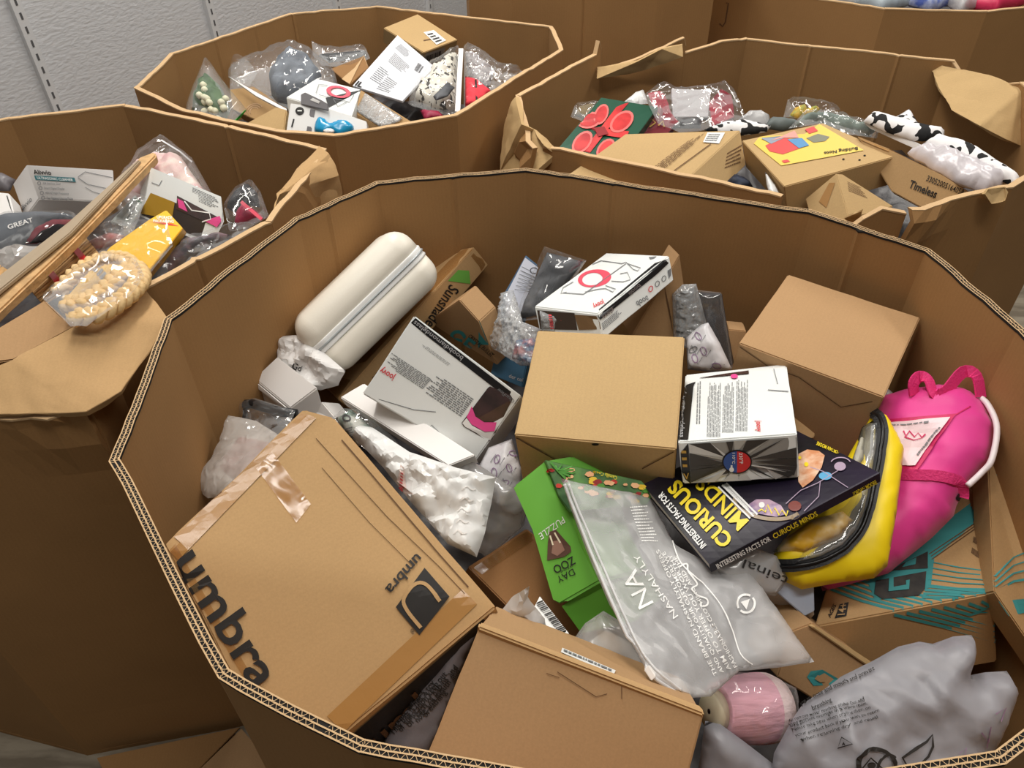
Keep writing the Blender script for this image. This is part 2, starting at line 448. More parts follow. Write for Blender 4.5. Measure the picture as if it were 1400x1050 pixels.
# ------------------------------------------------------------------ setting
FLOORM = mat('worn_concrete_floor', (158, 148, 130), rough=.55, var=.35, vscale=9, bump=.2, bscale=30, stretch=(1, 4, 1), col2=(122, 112, 96))
WALLM = mat('painted_textured_wall', (205, 207, 210), rough=.5, bump=.9, bscale=55, stretch=(1, 1, 2.4))
RAILM = mat('painted_steel_rail', (212, 214, 216), rough=.35, metal=0, spec=.6)
t = T('floor', None, None, kind='structure')
t.part('floor', [(-4, -3, 0), (6, -3, 0), (6, 8, 0), (-4, 8, 0), (-4, -3, -.05), (6, -3, -.05), (6, 8, -.05), (-4, 8, -.05)],
       [[0, 1, 2, 3], [7, 6, 5, 4], [0, 4, 5, 1], [1, 5, 6, 2], [2, 6, 7, 3], [3, 7, 4, 0]], FLOORM)
t.done()
WD = Vector((math.cos(math.radians(60)), math.sin(math.radians(60)), 0)); WN = Vector((WD.y, -WD.x, 0)); WP = Vector((-1.2543, 2.14, 0))
def wallbox(a0, a1, z0, z1, d0, d1):
    V = [WP + WD * a + WN * d + Vector((0, 0, z)) for z in (z0, z1) for a, d in ((a0, d0), (a1, d0), (a1, d1), (a0, d1))]
    return V, [[3, 2, 1, 0], [4, 5, 6, 7], [0, 1, 5, 4], [1, 2, 6, 5], [2, 3, 7, 6], [3, 0, 4, 7]]
t = T('wall_left', None, None, kind='structure'); t.part('wall_left', *wallbox(-3.2, 6, 0, 3.4, -.14, -.012), WALLM); t.done()
t = T('baseboard_left', None, None, kind='structure'); t.part('b', *wallbox(-3.2, 6, 0, .1, -.012, 0), mat('dark_baseboard', (60, 58, 56))); t.done()
for i, lb in enumerate(('leftmost of the slotted steel shelf rails on the grey wall', 'second slotted shelf rail from the left on the grey wall',
                        'third slotted shelf rail on the grey wall, above the far bin', 'rightmost slotted shelf rail, nearest the tall plain bin')):
    t = T('shelf_rail', lb, 'shelf rail', 'slotted rails on the grey wall')
    a = i * .61
    t.part('channel', *wallbox(a - .014, a + .014, .15, 2.45, -.012, .004), RAILM)
    V = []; Fc = []
    for k in range(66):
        v, f = wallbox(a - .003, a + .003, .2 + k * .034, .2 + k * .034 + .017, .0032, .0046); n = len(V); V += v; Fc += [[q + n for q in g] for g in f]
    t.part('slots', V, Fc, mat('rail_slot', (88, 88, 90), rough=.9), kind='stuff')
    t.done()

# ------------------------------------------------------------------ octagonal cardboard bins
def bin_(label, loop, z0=.0, tk=.010, prof={}, amp=.004, seed=0, flutes=False, flaps=(), group='large cardboard bins', nz=10, creases={}, dents={}):
    """loop: list of (x, y, ztop) world points, counter-clockwise or not"""
    L = [Vector(p) for p in loop]; c = sum(L, Vector()) / len(L); n = len(L)
    t = T('cardboard_bin', label, 'bin', group)
    EV = []; EF = []; fl = [[], []]; FLV = []; FLF = []
    for i in range(n):
        P, Q = L[i], L[(i + 1) % n]; d = Vector((Q.x - P.x, Q.y - P.y, 0)); ln = d.length; d.normalize(); o = Vector((d.y, -d.x, 0))
        if o.dot(Vector((P.x - c.x, P.y - c.y, 0))) < 0: o = -o
        nx = max(6, int(ln / .022)); pf = prof.get(i); cr = creases.get(i, ())
        ts = sorted(set([k / nx for k in range(nx + 1)] + [v for x in cr for v in (x - .006 / ln, x, x + .006 / ln)] + ([q[0] for q in pf] if pf else [])))
        V = []; Fc = []; UV = []; m = len(ts)
        def top(u):
            z = P.z + (Q.z - P.z) * u
            if pf:
                for (a, za), (b, zb) in zip(pf, pf[1:]):
                    if a <= u <= b: z += za + (zb - za) * ((u - a) / (b - a) if b > a else 0); break
            return z + .0022 * noise.noise(Vector((u * ln * 60, seed + i, 0))) + .002 * noise.noise(Vector((u * ln * 12, seed + i, 3)))
        for side in (0, 1):
            for j in range(nz + 1):
                for u in ts:
                    z = z0 + (top(u) - z0) * (1 - (1 - j / nz) ** 1.7)
                    q = P + (Q - P) * u; w = Vector((q.x, q.y, z))
                    ed = min(u, 1 - u) * 2; k = amp * noise.noise(Vector((q.x * 4, q.y * 4, z * 4 + seed))) * min(1, ed * 4)
                    for x in cr:
                        if abs(u - x) < 1e-5: k -= .0035
                    for (du, dz, rr, am) in dents.get(i, ()):
                        e = ((u - du) * ln) ** 2 + (z - dz) ** 2
                        k += am * math.exp(-e / rr ** 2) * (1 + .8 * crumple(w * 1.0, 22))
                    V.append(w + o * (k - (tk if side else 0)))
        for side in (0, 1):
            b = side * m * (nz + 1)
            for j in range(nz):
                for k in range(m - 1):
                    a = b + j * m + k; f = [a, a + 1, a + m + 1, a + m]
                    Fc.append(f if side else f[::-1]); g = []
                    for x in Fc[-1]:
                        kk = (x - b) % m; g.append((ts[kk] * ln, V[x].z))
                    UV.append(g)
        H = m * (nz + 1)
        for a, b in ((0, 0), (nz * m, nz * m)):
            for k in range(m - 1): Fc.append([a + k, a + k + 1, H + a + k + 1, H + a + k]); UV.append([(0, 0)] * 4)
        for k in (0, m - 1):
            for j in range(nz): a = j * m + k; Fc.append([a, a + m, H + a + m, H + a]); UV.append([(0, 0)] * 4)
        t.part('side_panel', V, Fc, BINC, uv=UV)
        # cut edge
        b = len(EV)
        for k in range(m):
            p, q = V[nz * m + k], V[H + nz * m + k]; up = Vector((0, 0, .0006))
            EV += [p + o * .0006 + up, q - o * .0006 + up, p + o * .0006 - up * 4, q - o * .0006 - up * 4]
        for k in range(m - 1):
            e = b + 4 * k; EF += [[e, e + 4, e + 5, e + 1], [e, e + 2, e + 6, e + 4], [e + 1, e + 5, e + 7, e + 3]]
        if flutes:
            # liners and two fluted layers seen end-on
            cnt = int(ln / .0078); st = 8
            tops = lambda u, off: (lambda q: Vector((q.x, q.y, top(u))) - o * off + o * (amp * noise.noise(Vector((q.x * 4, q.y * 4, top(u) * 4 + seed))) * min(1, min(u, 1 - u) * 8)))(P + (Q - P) * u)
            def strip(fn, N, w=.0007):
                bb = len(FLV)
                for k in range(N + 1):
                    u = k / N; q = fn(u); FLV.append(q + o * w + Vector((0, 0, .0018))); FLV.append(q - o * w + Vector((0, 0, .0018)))
                for k in range(N): FLF.append([bb + 2 * k, bb + 2 * k + 2, bb + 2 * k + 3, bb + 2 * k + 1])
            for off in (0, tk / 2, tk): strip(lambda u: tops(u, off), nx, .0007)
            for off in (tk * .25, tk * .75):
                strip(lambda u: tops(u, off + tk * .22 * math.sin(u * cnt * 2 * math.pi)), cnt * st, .00045)
    t.part('cut_edge', EV, EF, SLOT if flutes else RIMC, label='torn pale cut edge of the board' if not flutes else None)
    if flutes: t.part('corrugated_edge', FLV, FLF, RIMC, label='open corrugated edge of the double-wall board')
    # bottom sheet
    B = [Vector((p.x, p.y, z0 + .012)) for p in L]; B2 = [b - Vector((0, 0, .01)) for b in B]
    t.part('bottom', B + B2, [list(range(n)), list(range(2 * n - 1, n - 1, -1))] + [[i, (i + 1) % n, n + (i + 1) % n, n + i] for i in range(n)], BINC)
    return t
def pxl(pts): return [tuple(at(*p)) for p in pts]
R = .95
# foreground bin
tA = bin_('large octagonal cardboard bin in the foreground, heaped with parcels', pxl([(300, 928, R), (150, 632, R), (225, 437, R), (402, 299, R), (514, 249, R), (720, 231, R), (1109, 288, R), (1271, 342, R), (1400, 451, R)])
          + [(.72, .48, R), (.60, .37, R), (.39, .262, R), (.12, .23, R), (-.13, .28, R)], flutes=True, seed=1, creases={4: (.5,), 5: (.33,), 6: (.45,), 3: (.35,)})
tA.done()
# left bin
Bl = [(-.88, .70, R), (-.565, .758, R)] + pxl([(119, 439, R), (213, 387, R), (323, 329, R), (371, 303, R), (445, 203, R), (318, 172, R), (171, 142, R), (13, 160, R)]) + [(-1.32, 1.5, R), (-1.36, 1.0, R), (-1.2, .78, R)]
tB = bin_('octagonal cardboard bin at the left with a crushed corner', Bl, seed=2, prof={0: [(0, -.04), (.5, -.04), (1, -.045)], 1: [(0, -.045), (.5, -.04), (1, -.005)]}, dents={0: [(.9, .9, .08, .010)], 1: [(.5, .88, .07, .008)], 5: [(.6, .88, .10, .010)]}, creases={3: (.5,), 7: (.03,)})
tA_ = tB
# bulging crushed corner flap of the left bin
prism(tB, 'crushed_corner', [(371, 303, .945), (383, 265, .95), (440, 200, .955), (455, 212, .95), (464, 240, .92), (469, 265, .88), (460, 300, .84), (400, 330, .84), (378, 318, .90)], .008, KRAFT, bev=.002, sub=4, amp=.009, seed=3, label='bulging crumpled outer face of the bin corner')
prism(tB, 'folded_rim', [(-20, 508, .945), (18, 494, .95), (119, 439, .955), (200, 393, .955), (230, 438, .94), (205, 482, .925), (165, 535, .915), (118, 562, .912), (60, 566, .915), (-20, 566, .92)], .006, KRAFT, bev=.002, sub=4, amp=.007, seed=5, label='creased and buckled top of the near side')
tB.done()
# far bin, centre left
tC = bin_('octagonal cardboard bin against the grey wall, behind the left bin', pxl([(183, 120, R), (232, 73, R), (397, 18, R), (515, 8, R), (755, 36, R), (770, 68, R), (625, 158, R), (457, 186, R), (374, 179, R), (250, 152, R)]), seed=4, creases={2: (.02,), 1: (.33, .66)})
tC.done()
# torn bin, right
N = .94
tD = bin_('torn octagonal cardboard bin at the right, behind the foreground bin', pxl([(742, 201, .90), (706, 130, R), (818, 70, R), (936, 60, R), (1020, 52, R), (1305, 82, R), (1400, 112, R), (1500, 190, N), (1385, 256, N), (1242, 285, N), (1100, 286, N), (1068, 269, N)]),
          seed=6, prof={1: [(0, 0), (.93, .0), (.96, .03), (.99, .01), (1, -.05)], 2: [(0, -.055), (.12, -.045), (.5, -.02), (.75, 0), (.97, .02), (1, 0)], 3: [(0, -.02), (.6, 0), (.9, 0), (1, 0)],
                        5: [(0, 0), (.25, -.03), (.5, -.035), (1, 0)], 9: [(0, -.01), (.25, -.0), (.4, -.02), (.55, -.05), (.8, -.07), (1, -.08)], 10: [(0, -.1), (1, -.08)], 11: [(0, 0), (.5, .004), (1, 0)]},
          dents={0: [(.3, .85, .09, .03)], 8: [(.9, .9, .05, .02)]}, creases={4: (.33, .75)})
prism(tD, 'crushed_corner', [(705, 133, .95), (713, 170, .93), (730, 177, .92), (742, 200, .91), (760, 210, .89), (735, 232, .86), (684, 235, .80), (683, 215, .82), (690, 170, .88)], .008, KRAFT2, bev=.002, sub=4, amp=.008, seed=8, label='crushed pale corner of the bin')
prism(tD, 'flap_and_lit_patch', [(817, 93, .918), (872, 84, .937), (905, 67, .965), (934, 60, .97), (934, 78, .945), (880, 97, .905), (816, 108, .90)], .006, KRAFT2, bev=.0015, sub=4, amp=.004, seed=9, label='pale folded-over strip of torn rim')
prism(tD, 'flap_and_lit_patch', [(1274, 96, .925), (1288, 88, .94), (1318, 94, .945), (1350, 103, .945), (1402, 120, .94), (1440, 150, .90), (1410, 205, .83), (1375, 190, .86), (1340, 172, .885), (1300, 150, .895), (1284, 120, .91)], .004, KRAFT2, bev=.0015, sub=4, amp=.005, seed=10, label='crumpled pale sheet standing in for the lit corner of the inner wall')  # pale sheet whose outline and colour paint the lit part of the inner wall
prism(tD, 'torn_board', [(1346, 266, .945), (1352, 256, .955), (1378, 253, .955), (1384, 262, .945), (1376, 276, .93), (1356, 280, .925)], .012, KRAFT2, bev=.001, sub=5, amp=.012, seed=11)
prism(tD, 'torn_board', [(1150, 301, .90), (1166, 294, .92), (1182, 288, .93), (1178, 300, .91), (1166, 310, .89)], .008, KRAFT2, bev=.001, sub=4, amp=.008, seed=12)
tD.done()
tE = bin_('tall plain cardboard bin in the middle of the back row', [(-.11, 2.52, 1.25), (.02, 2.44, 1.25), (.44, 2.40, 1.25), (.612, 2.44, 1.25), (.64, 2.9, 1.25), (.45, 3.2, 1.25), (.05, 3.2, 1.25), (-.14, 3.0, 1.25)], seed=7, creases={1: (.5,)})
tE.done()
tF = bin_('wide cardboard bin at the back right, piled with bagged clothes', pxl([(975, -22, R), (1030, -14, R), (1210, 12, R), (1350, 16, R), (1470, 2, R), (1560, -50, R), (1450, -130, R), (1050, -140, R), (985, -90, R)]), seed=9)
tF.surf(tF.parts[0], tF.parts[1]); stroke(tF, 'hook_mark', [(993, 4), (996, 4), (992, 30), (988, 36), (984, 32)], 1.6, BROWNINK)
tF.done()
# flattened board on the floor between the bins
t = T('cardboard_sheet', 'flat brown cardboard flap lying on the floor at the lower left', 'cardboard')
prism(t, 'sheet', [(132, 1036, .03), (328, 994, .03), (262, 1062, .022), (150, 1070, .02)], .006, BINC, bev=.001)
prism(t, 'sheet_fold', [(262, 1062, .03), (330, 996, .035), (420, 1100, .03), (300, 1120, .03)], .006, KRAFT3, bev=.001)
t.done()
# packed goods below the visible layer
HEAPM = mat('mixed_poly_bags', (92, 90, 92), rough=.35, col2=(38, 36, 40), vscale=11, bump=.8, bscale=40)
def heap(label, loop, z, h, seed):
    L = [Vector(p) for p in loop]; c = sum(L, Vector()) / len(L); bm = bmesh.new(); n = len(L)
    V = [Vector((c.x, c.y, z + h))]; Fc = []; m = 72; rings = 14
    def rad(a):
        d = Vector((math.cos(a), math.sin(a), 0)); best = 9
        for i in range(n):
            P, Q = L[i], L[(i + 1) % n]; e = Q - P; den = d.x * e.y - d.y * e.x
            if abs(den) < 1e-9: continue
            w = P - c; s = (w.x * e.y - w.y * e.x) / den; u = (w.x * d.y - w.y * d.x) / den
            if s > 0 and -.001 <= u <= 1.001: best = min(best, s)
        return best - .03
    rr = [rad(2 * math.pi * k / m) for k in range(m)]
    for r in range(1, rings + 1):
        for k in range(m):
            a = 2 * math.pi * k / m; q = c + Vector((math.cos(a), math.sin(a), 0)) * rr[k] * r / rings; q.z = 0
            cell = noise.voronoi(q * 9 + Vector((seed, 0, 0)))
            V.append(Vector((q.x, q.y, z + h * (1 - (r / rings) ** 3) + .05 * (cell[0][1] - cell[0][0]) * 1.2 + .03 * noise.noise(q * 6))))
    for k in range(m): Fc.append([0, 1 + k, 1 + (k + 1) % m])
    for r in range(rings - 1):
        for k in range(m):
            a = 1 + r * m + k; b = 1 + r * m + (k + 1) % m; Fc.append([a, a + m, b + m, b])
    # skirt to the bin bottom
    b = len(V); o = 1 + (rings - 1) * m
    for k in range(m): V.append(Vector((V[o + k].x, V[o + k].y, .02)))
    for k in range(m): Fc.append([o + k, b + k, b + (k + 1) % m, o + (k + 1) % m])
    Fc.append([b + k for k in range(m)][::-1])
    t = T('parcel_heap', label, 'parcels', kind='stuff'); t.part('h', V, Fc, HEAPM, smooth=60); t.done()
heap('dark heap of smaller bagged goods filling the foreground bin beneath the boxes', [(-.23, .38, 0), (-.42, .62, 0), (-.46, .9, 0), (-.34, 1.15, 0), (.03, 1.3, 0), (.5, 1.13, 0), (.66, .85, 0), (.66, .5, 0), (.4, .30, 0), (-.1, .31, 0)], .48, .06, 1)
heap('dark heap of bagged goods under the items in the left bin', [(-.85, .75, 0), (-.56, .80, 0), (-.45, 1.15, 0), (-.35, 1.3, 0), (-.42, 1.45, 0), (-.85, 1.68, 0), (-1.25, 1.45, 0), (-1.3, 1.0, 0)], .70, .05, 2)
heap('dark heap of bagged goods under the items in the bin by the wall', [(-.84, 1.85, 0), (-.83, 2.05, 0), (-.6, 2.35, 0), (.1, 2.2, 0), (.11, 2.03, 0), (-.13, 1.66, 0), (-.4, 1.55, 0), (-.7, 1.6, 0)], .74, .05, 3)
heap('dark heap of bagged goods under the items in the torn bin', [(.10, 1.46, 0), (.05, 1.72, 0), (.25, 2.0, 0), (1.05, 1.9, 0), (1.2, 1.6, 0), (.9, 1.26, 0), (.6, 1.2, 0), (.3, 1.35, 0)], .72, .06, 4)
# ------------------------------------------------------------------ foreground bin: cartons
def box(name, label, cat, face, thick, mt, group=None, sub=2, amp=.0012, bev=.0018, vec=None, body='body', seed=0):
    t = T(name, label, cat, group)
    prism(t, body, face, thick, mt, bev=bev, sub=sub, amp=amp, vec=vec, seed=seed)
    t.surf()
    return t

# big carton with the lower-case lettering
t = box('cardboard_box', 'largest brown carton, at the lower left, with large black lettering and a square arch logo', 'box',
        [(224, 745, .905), (392, 1069, .745), (678, 830, .795), (455, 570, .925), (414, 559, .94)], .17, KRAFT, sub=4, amp=.002, bev=.004, seed=2, vec=at(705, 884, .66) - at(678, 830, .795))
decal(t, 'tape', [(222, 744), (244, 766), (432, 572), (410, 562)], TAPE, (2, 14), .0012, label='glossy tape along the upper left edge')
decal(t, 'tape', [(447, 979), (469, 1001), (652, 826), (632, 806)], TAPE, (2, 14), .0012, label='glossy tape along the lower edge')
decal(t, 'tape', [(232, 752), (240, 744), (380, 985), (370, 990)], CTAPE, (2, 14), .0016)
decal(t, 'tape', [(350, 640), (372, 618), (425, 690), (405, 715)], CTAPE, (5, 5), .0012)
stroke(t, 'crease', [(432, 600), (470, 642), (530, 708), (600, 775), (635, 812)], 1.0, BROWNINK, .0016)
stroke(t, 'seam_shadow', [(467, 602), (500, 640), (549, 698), (600, 758), (640, 803)], 1.8, BROWNINK, .0016)
def pin(px, py): return (px, py)
# lettering reads down the left edge
text(t, 'umbra', (237, 770), (349, 946), (279, 740), BLACKINK, bold=.018, cap=.75, off=.0028, label='large black lettering')
text(t, 'umbra', (569, 757), (526, 805), (580, 768), BLACKINK, bold=.018, cap=.75, off=.0028, label='small black lettering')
decal(t, 'logo', [(541, 830), (573, 868), (614, 816), (580, 777)], BLACKINK, (6, 6), .0024, label='square arch logo')
_ar = smoothpts([(575, 858, 0), (556, 834, 0), (552, 818, 0), (566, 800, 0), (582, 800, 0), (601, 822, 0)], 6)
stroke(t, 'logo_arch', [(p.x, p.y) for p in [Vector(q) for q in _ar]], 5.0, KRAFT, .0034)
text(t, '®', (564, 868), (567, 863), (560, 863), BLACKINK, bold=0, name='registered_mark')
decal(t, 'dark_printed_side', [(425, 1052), (660, 846), (694, 872), (470, 1085)], mat('dark_print', (34, 30, 28), rough=.45, bump=.2), (10, 3), .0016, label='dark printed side of the carton')
text(t, 'umbra', (516, 1024), (640, 910), (497, 1004), BROWNINK, bold=.012, cap=.74, off=.003)
for q in ([(268, 700), (300, 668)], [(440, 640), (505, 715), (560, 770)]):
    stroke(t, 'crease', q, .8, BROWNINK, .0014)
t.done()
# long taped carton
t = box('long_box', 'long narrow kraft carton wrapped in clear tape, behind the white hard case', 'box',
        [(440, 525, .61), (462, 547, .665), (648, 337, .815), (586, 350, .75)], .062, KRAFT, vec=at(668, 362, .765) - at(648, 337, .815), seed=4)
t.surf()
text(t, 'Sunshade', (615, 388), (580, 442), (628, 397), BLACKINK, bold=.012)
decal(t, 'green_label', [(612, 384), (643, 388), (641, 370), (626, 369)], mat('green_label', (110, 175, 75), rough=.5), (3, 3))
text(t, 'FACEBOOK!', (532, 488), (508, 516), (539, 494), BLACKINK, bold=.01)
decal(t, 'tape', [(462, 545), (480, 520), (462, 515), (446, 527)], CTAPE, (5, 4))
decal(t, 'tape', [(500, 495), (648, 338), (628, 342), (480, 500)], CTAPE, (10, 2))
decal(t, 'tape', [(640, 346), (662, 372), (668, 363), (648, 338)], CTAPE, (3, 2))
t.done()

# kraft box with teal lettering behind
t = box('printed_box', 'kraft box with teal lettering, standing behind the long taped carton', 'box',
        [(585, 440, .70), (680, 500, .66), (655, 440, .76), (628, 410, .79)], .05, KRAFT3, sub=1)
text(t, 'GEL', (610, 463), (650, 494), (624, 446), TEAL, bold=.03)
text(t, 'CRYSTAL BULLET', (640, 460), (672, 488), (644, 456), BLACKINK, bold=.005)
t.done()

# white glass-bottle carton, left
t = box('bottle_box', 'tilted white carton with small print and a pink item in its dark corner window', 'box',
        [(495, 538, .80), (650, 630, .70), (713, 541, .79), (566, 431, .90)], .075, SHEEN_WHITE, vec=at(584, 431, .865) - at(566, 431, .90) + Vector((0, .0, -.03)), seed=5)
decal(t, 'black_band', [(565, 433), (710, 544), (704, 552), (560, 441)], mat('black_band', (28, 28, 30), rough=.3), (6, 1), label='black printed band'); t.cur = t.parts[-1]
text(t, 'boobdiamondglass', (634, 488), (568, 438), (630, 493), mat('light_grey_ink', (170, 170, 172)), bold=.005, off=.002)
text(t, 'CleanFlow', (704, 547), (682, 530), (701, 551), GREYINK, bold=0, off=.002)
t.cur = None
text(t, 'joovy', (541, 514), (522, 502), (537, 521), REDINK, bold=.015)
fineprint(t, [(578, 532), (528, 499), (536, 482), (590, 518)], 9, GREYINK, seed=2)
fineprint(t, [(630, 570), (580, 536), (594, 508), (648, 545)], 11, GREYINK, seed=3)
fineprint(t, [(612, 500), (575, 472), (577, 468), (616, 497)], 3, GREYINK, seed=4, fill=.3)
# window with the pink-trimmed bottle inside
WIN = mat('smoky_window', (72, 52, 50), rough=.12, spec=.8, col2=(52, 40, 38), vscale=30)
poly(t, 'window', [(667, 530), (670, 528), (698, 540), (701, 545), (672, 600), (668, 603), (634, 583), (631, 578)], WIN, .0014, label='dark window')
poly(t, 'pink_ring', [(645, 555), (650, 569), (662, 577), (679, 577), (676, 589), (663, 590), (645, 580), (638, 570)], mat('hot_pink_plastic', (232, 82, 150), rough=.25), .002)
poly(t, 'white_base', [(638, 571), (645, 581), (663, 591), (675, 590), (669, 601), (636, 583), (632, 578)], MATTE_WHITE, .0022)
stroke(t, 'fold_line', [(502, 541), (566, 560), (596, 563)], 1, GREYINK); stroke(t, 'fold_line', [(580, 594), (590, 581), (618, 612)], 1, GREYINK)
t.done()
t = box('box_tray', 'shallow white carton tray lying under the white carton with the pink window', 'box',
        [(465, 543, .74), (613, 637, .755), (650, 622, .76), (497, 524, .75)], .03, MATTE_WHITE, sub=1, vec=Vector((.004, .012, -.03)))
t.done()

# plain centre carton
t = box('cardboard_box', 'plain square kraft carton lying flat in the centre of the foreground bin', 'box',
        [(703, 594, .845), (925, 614, .86), (936, 460, .905), (735, 451, .885)], .115, KRAFT2, vec=Vector((.012, .012, -.115)), sub=3, amp=.001, seed=7)
stroke(t, 'tuck_crease', [(706, 598), (760, 628), (742, 640)], 1.4, BROWNINK); stroke(t, 'tuck_crease', [(921, 617), (878, 640)], 1.4, BROWNINK)
poly(t, 'thumb_notch', circ(814, 607, 5, 1.6), SLOT)
t.done()

# top bottle carton
t = box('bottle_box', 'white carton with bottle drawings and a pink ring, open end facing the camera', 'box',
        [(730, 419, .825), (817, 429, .875), (915, 350, .89), (829, 345.6, .84)], .07, SHEEN_WHITE, vec=at(737, 452, .79) - at(730, 419, .825), seed=8)
decal(t, 'black_band', [(819, 424), (915, 345), (917, 350), (820, 434)], mat('black_band', (28, 28, 30), rough=.3), (5, 1), label='black printed band', off=.0018)
decal(t, 'black_band', [(818, 431), (820, 437), (917, 359), (915, 352)], mat('black_band', (28, 28, 30)), (2, 5), .0016, label='black printed band')
text(t, 'boob', (872, 388), (857, 401), (876, 392), mat('grey_ink2', (120, 110, 108)), bold=.01, off=.0026)
text(t, 'glass', (836, 421), (821, 433), (840, 425), mat('grey_ink2', (120, 110, 108)), bold=.01, off=.003)
text(t, 'joovy', (825, 411), (810, 418), (828, 416), REDINK, bold=.015)
RING = mat('pink_print', (224, 84, 104), rough=.4)
rg = circ(813, 381, 23, 12, -8, 28); ri = circ(810, 382, 14, 8.5, -8, 28)
V_ = [t.hit(*p) for p in rg] + [t.hit(*p) for p in ri]
t.part('pink_ring_print', V_, [[i, (i + 1) % 28, 28 + (i + 1) % 28, 28 + i] for i in range(28)], RING)
for q in ([(775, 400), (767, 402), (770, 394), (784, 386)], [(810, 362), (822, 357), (850, 361), (856, 359), (866, 369), (872, 371), (876, 367), (864, 363), (858, 361)],
          [(848, 375), (858, 373), (862, 383), (852, 386), (836, 385)], [(800, 400), (818, 396), (828, 395), (838, 400), (842, 396), (828, 391)], [(770, 401), (798, 403), (816, 390), (856, 361)]):
    stroke(t, 'bottle_outline', q, .9, GREYINK)
text(t, 'boob', (884, 404), (868, 413), (888, 411), GREYINK, bold=.01)
for cx, cy, m_ in ((889, 395, REDINK), (898, 388, GREYINK), (907, 381, GREYINK)):
    stroke(t, 'round_icon', circ(cx, cy, 2.6, 4, 20, 14), 1.0, m_, closed=True)
poly(t, 'icon', [(912, 370), (917, 367), (917, 376), (914, 381)], GREYINK); poly(t, 'icon', [(887, 352), (898, 351), (894, 354), (889, 355)], GREYINK)
fineprint(t, [(824, 452), (850, 430), (848, 420), (822, 442)], 5, GREYINK, seed=6)
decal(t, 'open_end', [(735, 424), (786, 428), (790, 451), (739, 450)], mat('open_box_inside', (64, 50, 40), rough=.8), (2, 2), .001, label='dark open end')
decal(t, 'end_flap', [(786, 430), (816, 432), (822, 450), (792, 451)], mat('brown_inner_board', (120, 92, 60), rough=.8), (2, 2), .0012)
t.done()
t = T('bubble_wrap', 'bubble wrap with red print stuffed into the open end of the top white carton', 'bubble wrap')
bag(t, 'wrap', [(738, 425, .825), (784, 429, .84), (790, 455, .80), (742, 453, .79)], .012, BUBBLE, wr=.004, wf=60, res=.004, seed=4, edge=.01)
t.surf()
for x in (750, 766, 780): fineprint(t, [(x, 430), (x + 5, 430), (x + 8, 450), (x + 3, 450)], 7, REDINK, name='red_print', seed=x, fill=.6, wl=(.9, 1))
t.done()

# brown carton standing behind it
t = box('cardboard_box', 'narrow kraft carton standing upright behind the top white carton', 'box', [(862, 462, .74), (921, 462, .74), (935, 391, .83), (929, 348, .89)], .07, KRAFT3, sub=1)
stroke(t, 'edge_crease', [(921, 460), (934, 392)], 1.2, BROWNINK); t.done()

# right bottle carton
t = box('bottle_box', 'white carton with a faceted grey end and red-blue badge, resting on the dark book', 'box',
        [(927, 604.6, .865), (1090, 593, .90), (1075, 497.5, .85), (937, 512, .815)], .07, SHEEN_WHITE, vec=(at(934, 662, .803) - at(927, 604.6, .865)), seed=9)
BB = mat('black_band', (28, 28, 30), rough=.3)
decal(t, 'black_band', [(928, 603), (941, 602), (950, 511), (938, 513)], BB, (1, 5), .0016, label='black printed band'); t.cur = t.parts[-1]
text(t, 'boobdiamondglass', (931, 528), (930, 600), (937, 528), mat('light_grey_ink', (170, 170, 172)), bold=.008, off=.0028)
t.cur = None
for x0, x1, y0, y1, r in ((967, 985, 524, 598, 9), (988, 1003, 523, 592, 8), (1006, 1022, 520, 590, 8), (952, 958, 522, 580, 2)):
    fineprint(t, [(x0 - 1, y1), (x0 + 1, y0), (x1 + 1, y0), (x1, y1)], r, GREYINK, seed=x0, fill=.45, wl=(.05, .14))
text(t, 'joovy', (1034, 576), (1035, 591), (1041, 576), REDINK, bold=.02)
DG = [mat('diamond_grey_%s' % s, c, rough=.3) for s, c in (('pale', (205, 204, 200)), ('mid', (150, 148, 143)), ('dark', (62, 60, 58)), ('soft', (178, 176, 170)))]
rnd = random.Random(8)
cx, cy = 1007, 632
q0 = [(942, 606), (1088, 597), (1090, 653), (944, 659)]
decal(t, 'end_print', [(942, 607), (1089, 597), (1090, 654), (944, 660)], DG[1], (4, 2), .0012, label='faceted grey print')
edge_pts = []
for a, b, k in ((q0[0], q0[1], 9), (q0[1], q0[2], 4), (q0[2], q0[3], 9), (q0[3], q0[0], 4)):
    for i in range(k): u = (i + rnd.uniform(-.3, .3)) / k; u = max(0, u); edge_pts.append((a[0] + (b[0] - a[0]) * u, a[1] + (b[1] - a[1]) * u))
trisets = {0: ([], []), 2: ([], []), 3: ([], [])}
for i in range(len(edge_pts)):
    p, q = edge_pts[i], edge_pts[(i + 1) % len(edge_pts)]
    mx_, my_ = cx + (p[0] - cx) * rnd.uniform(.15, .55), cy + (p[1] - cy) * rnd.uniform(.15, .55)
    for tri in (((cx, cy), p, (mx_, my_)), ((mx_, my_), p, q)):
        k = rnd.choice((0, 2, 2, 3, 1))
        if k == 1: continue
        V, Fc = trisets[k]; n = len(V); V += [t.hit(*x, .0018 + .0001 * (n % 5)) for x in tri]; Fc.append([n, n + 1, n + 2])
for k, (V, Fc) in trisets.items(): t.part('facet_print', V, Fc, DG[k])
poly(t, 'badge_rim', circ(1007.5, 630, 20.5, 16.5), BB, .0026); t.cur = t.parts[-1]
poly(t, 'badge_blue', circ(1007.5, 630, 18.5, 14.5, 0, 16, 90, 270), mat('badge_blue', (52, 84, 150), rough=.4), .0032)
poly(t, 'badge_red', circ(1007.5, 630, 18.5, 14.5, 0, 16, -90, 90), mat('badge_red', (206, 50, 52), rough=.4), .0032)
text(t, '110°C', (1001, 617), (1001, 632), (1005, 617), WHITEINK, off=.004); text(t, '230°F', (1010, 617), (1011, 632), (1015, 617), WHITEINK, off=.004)
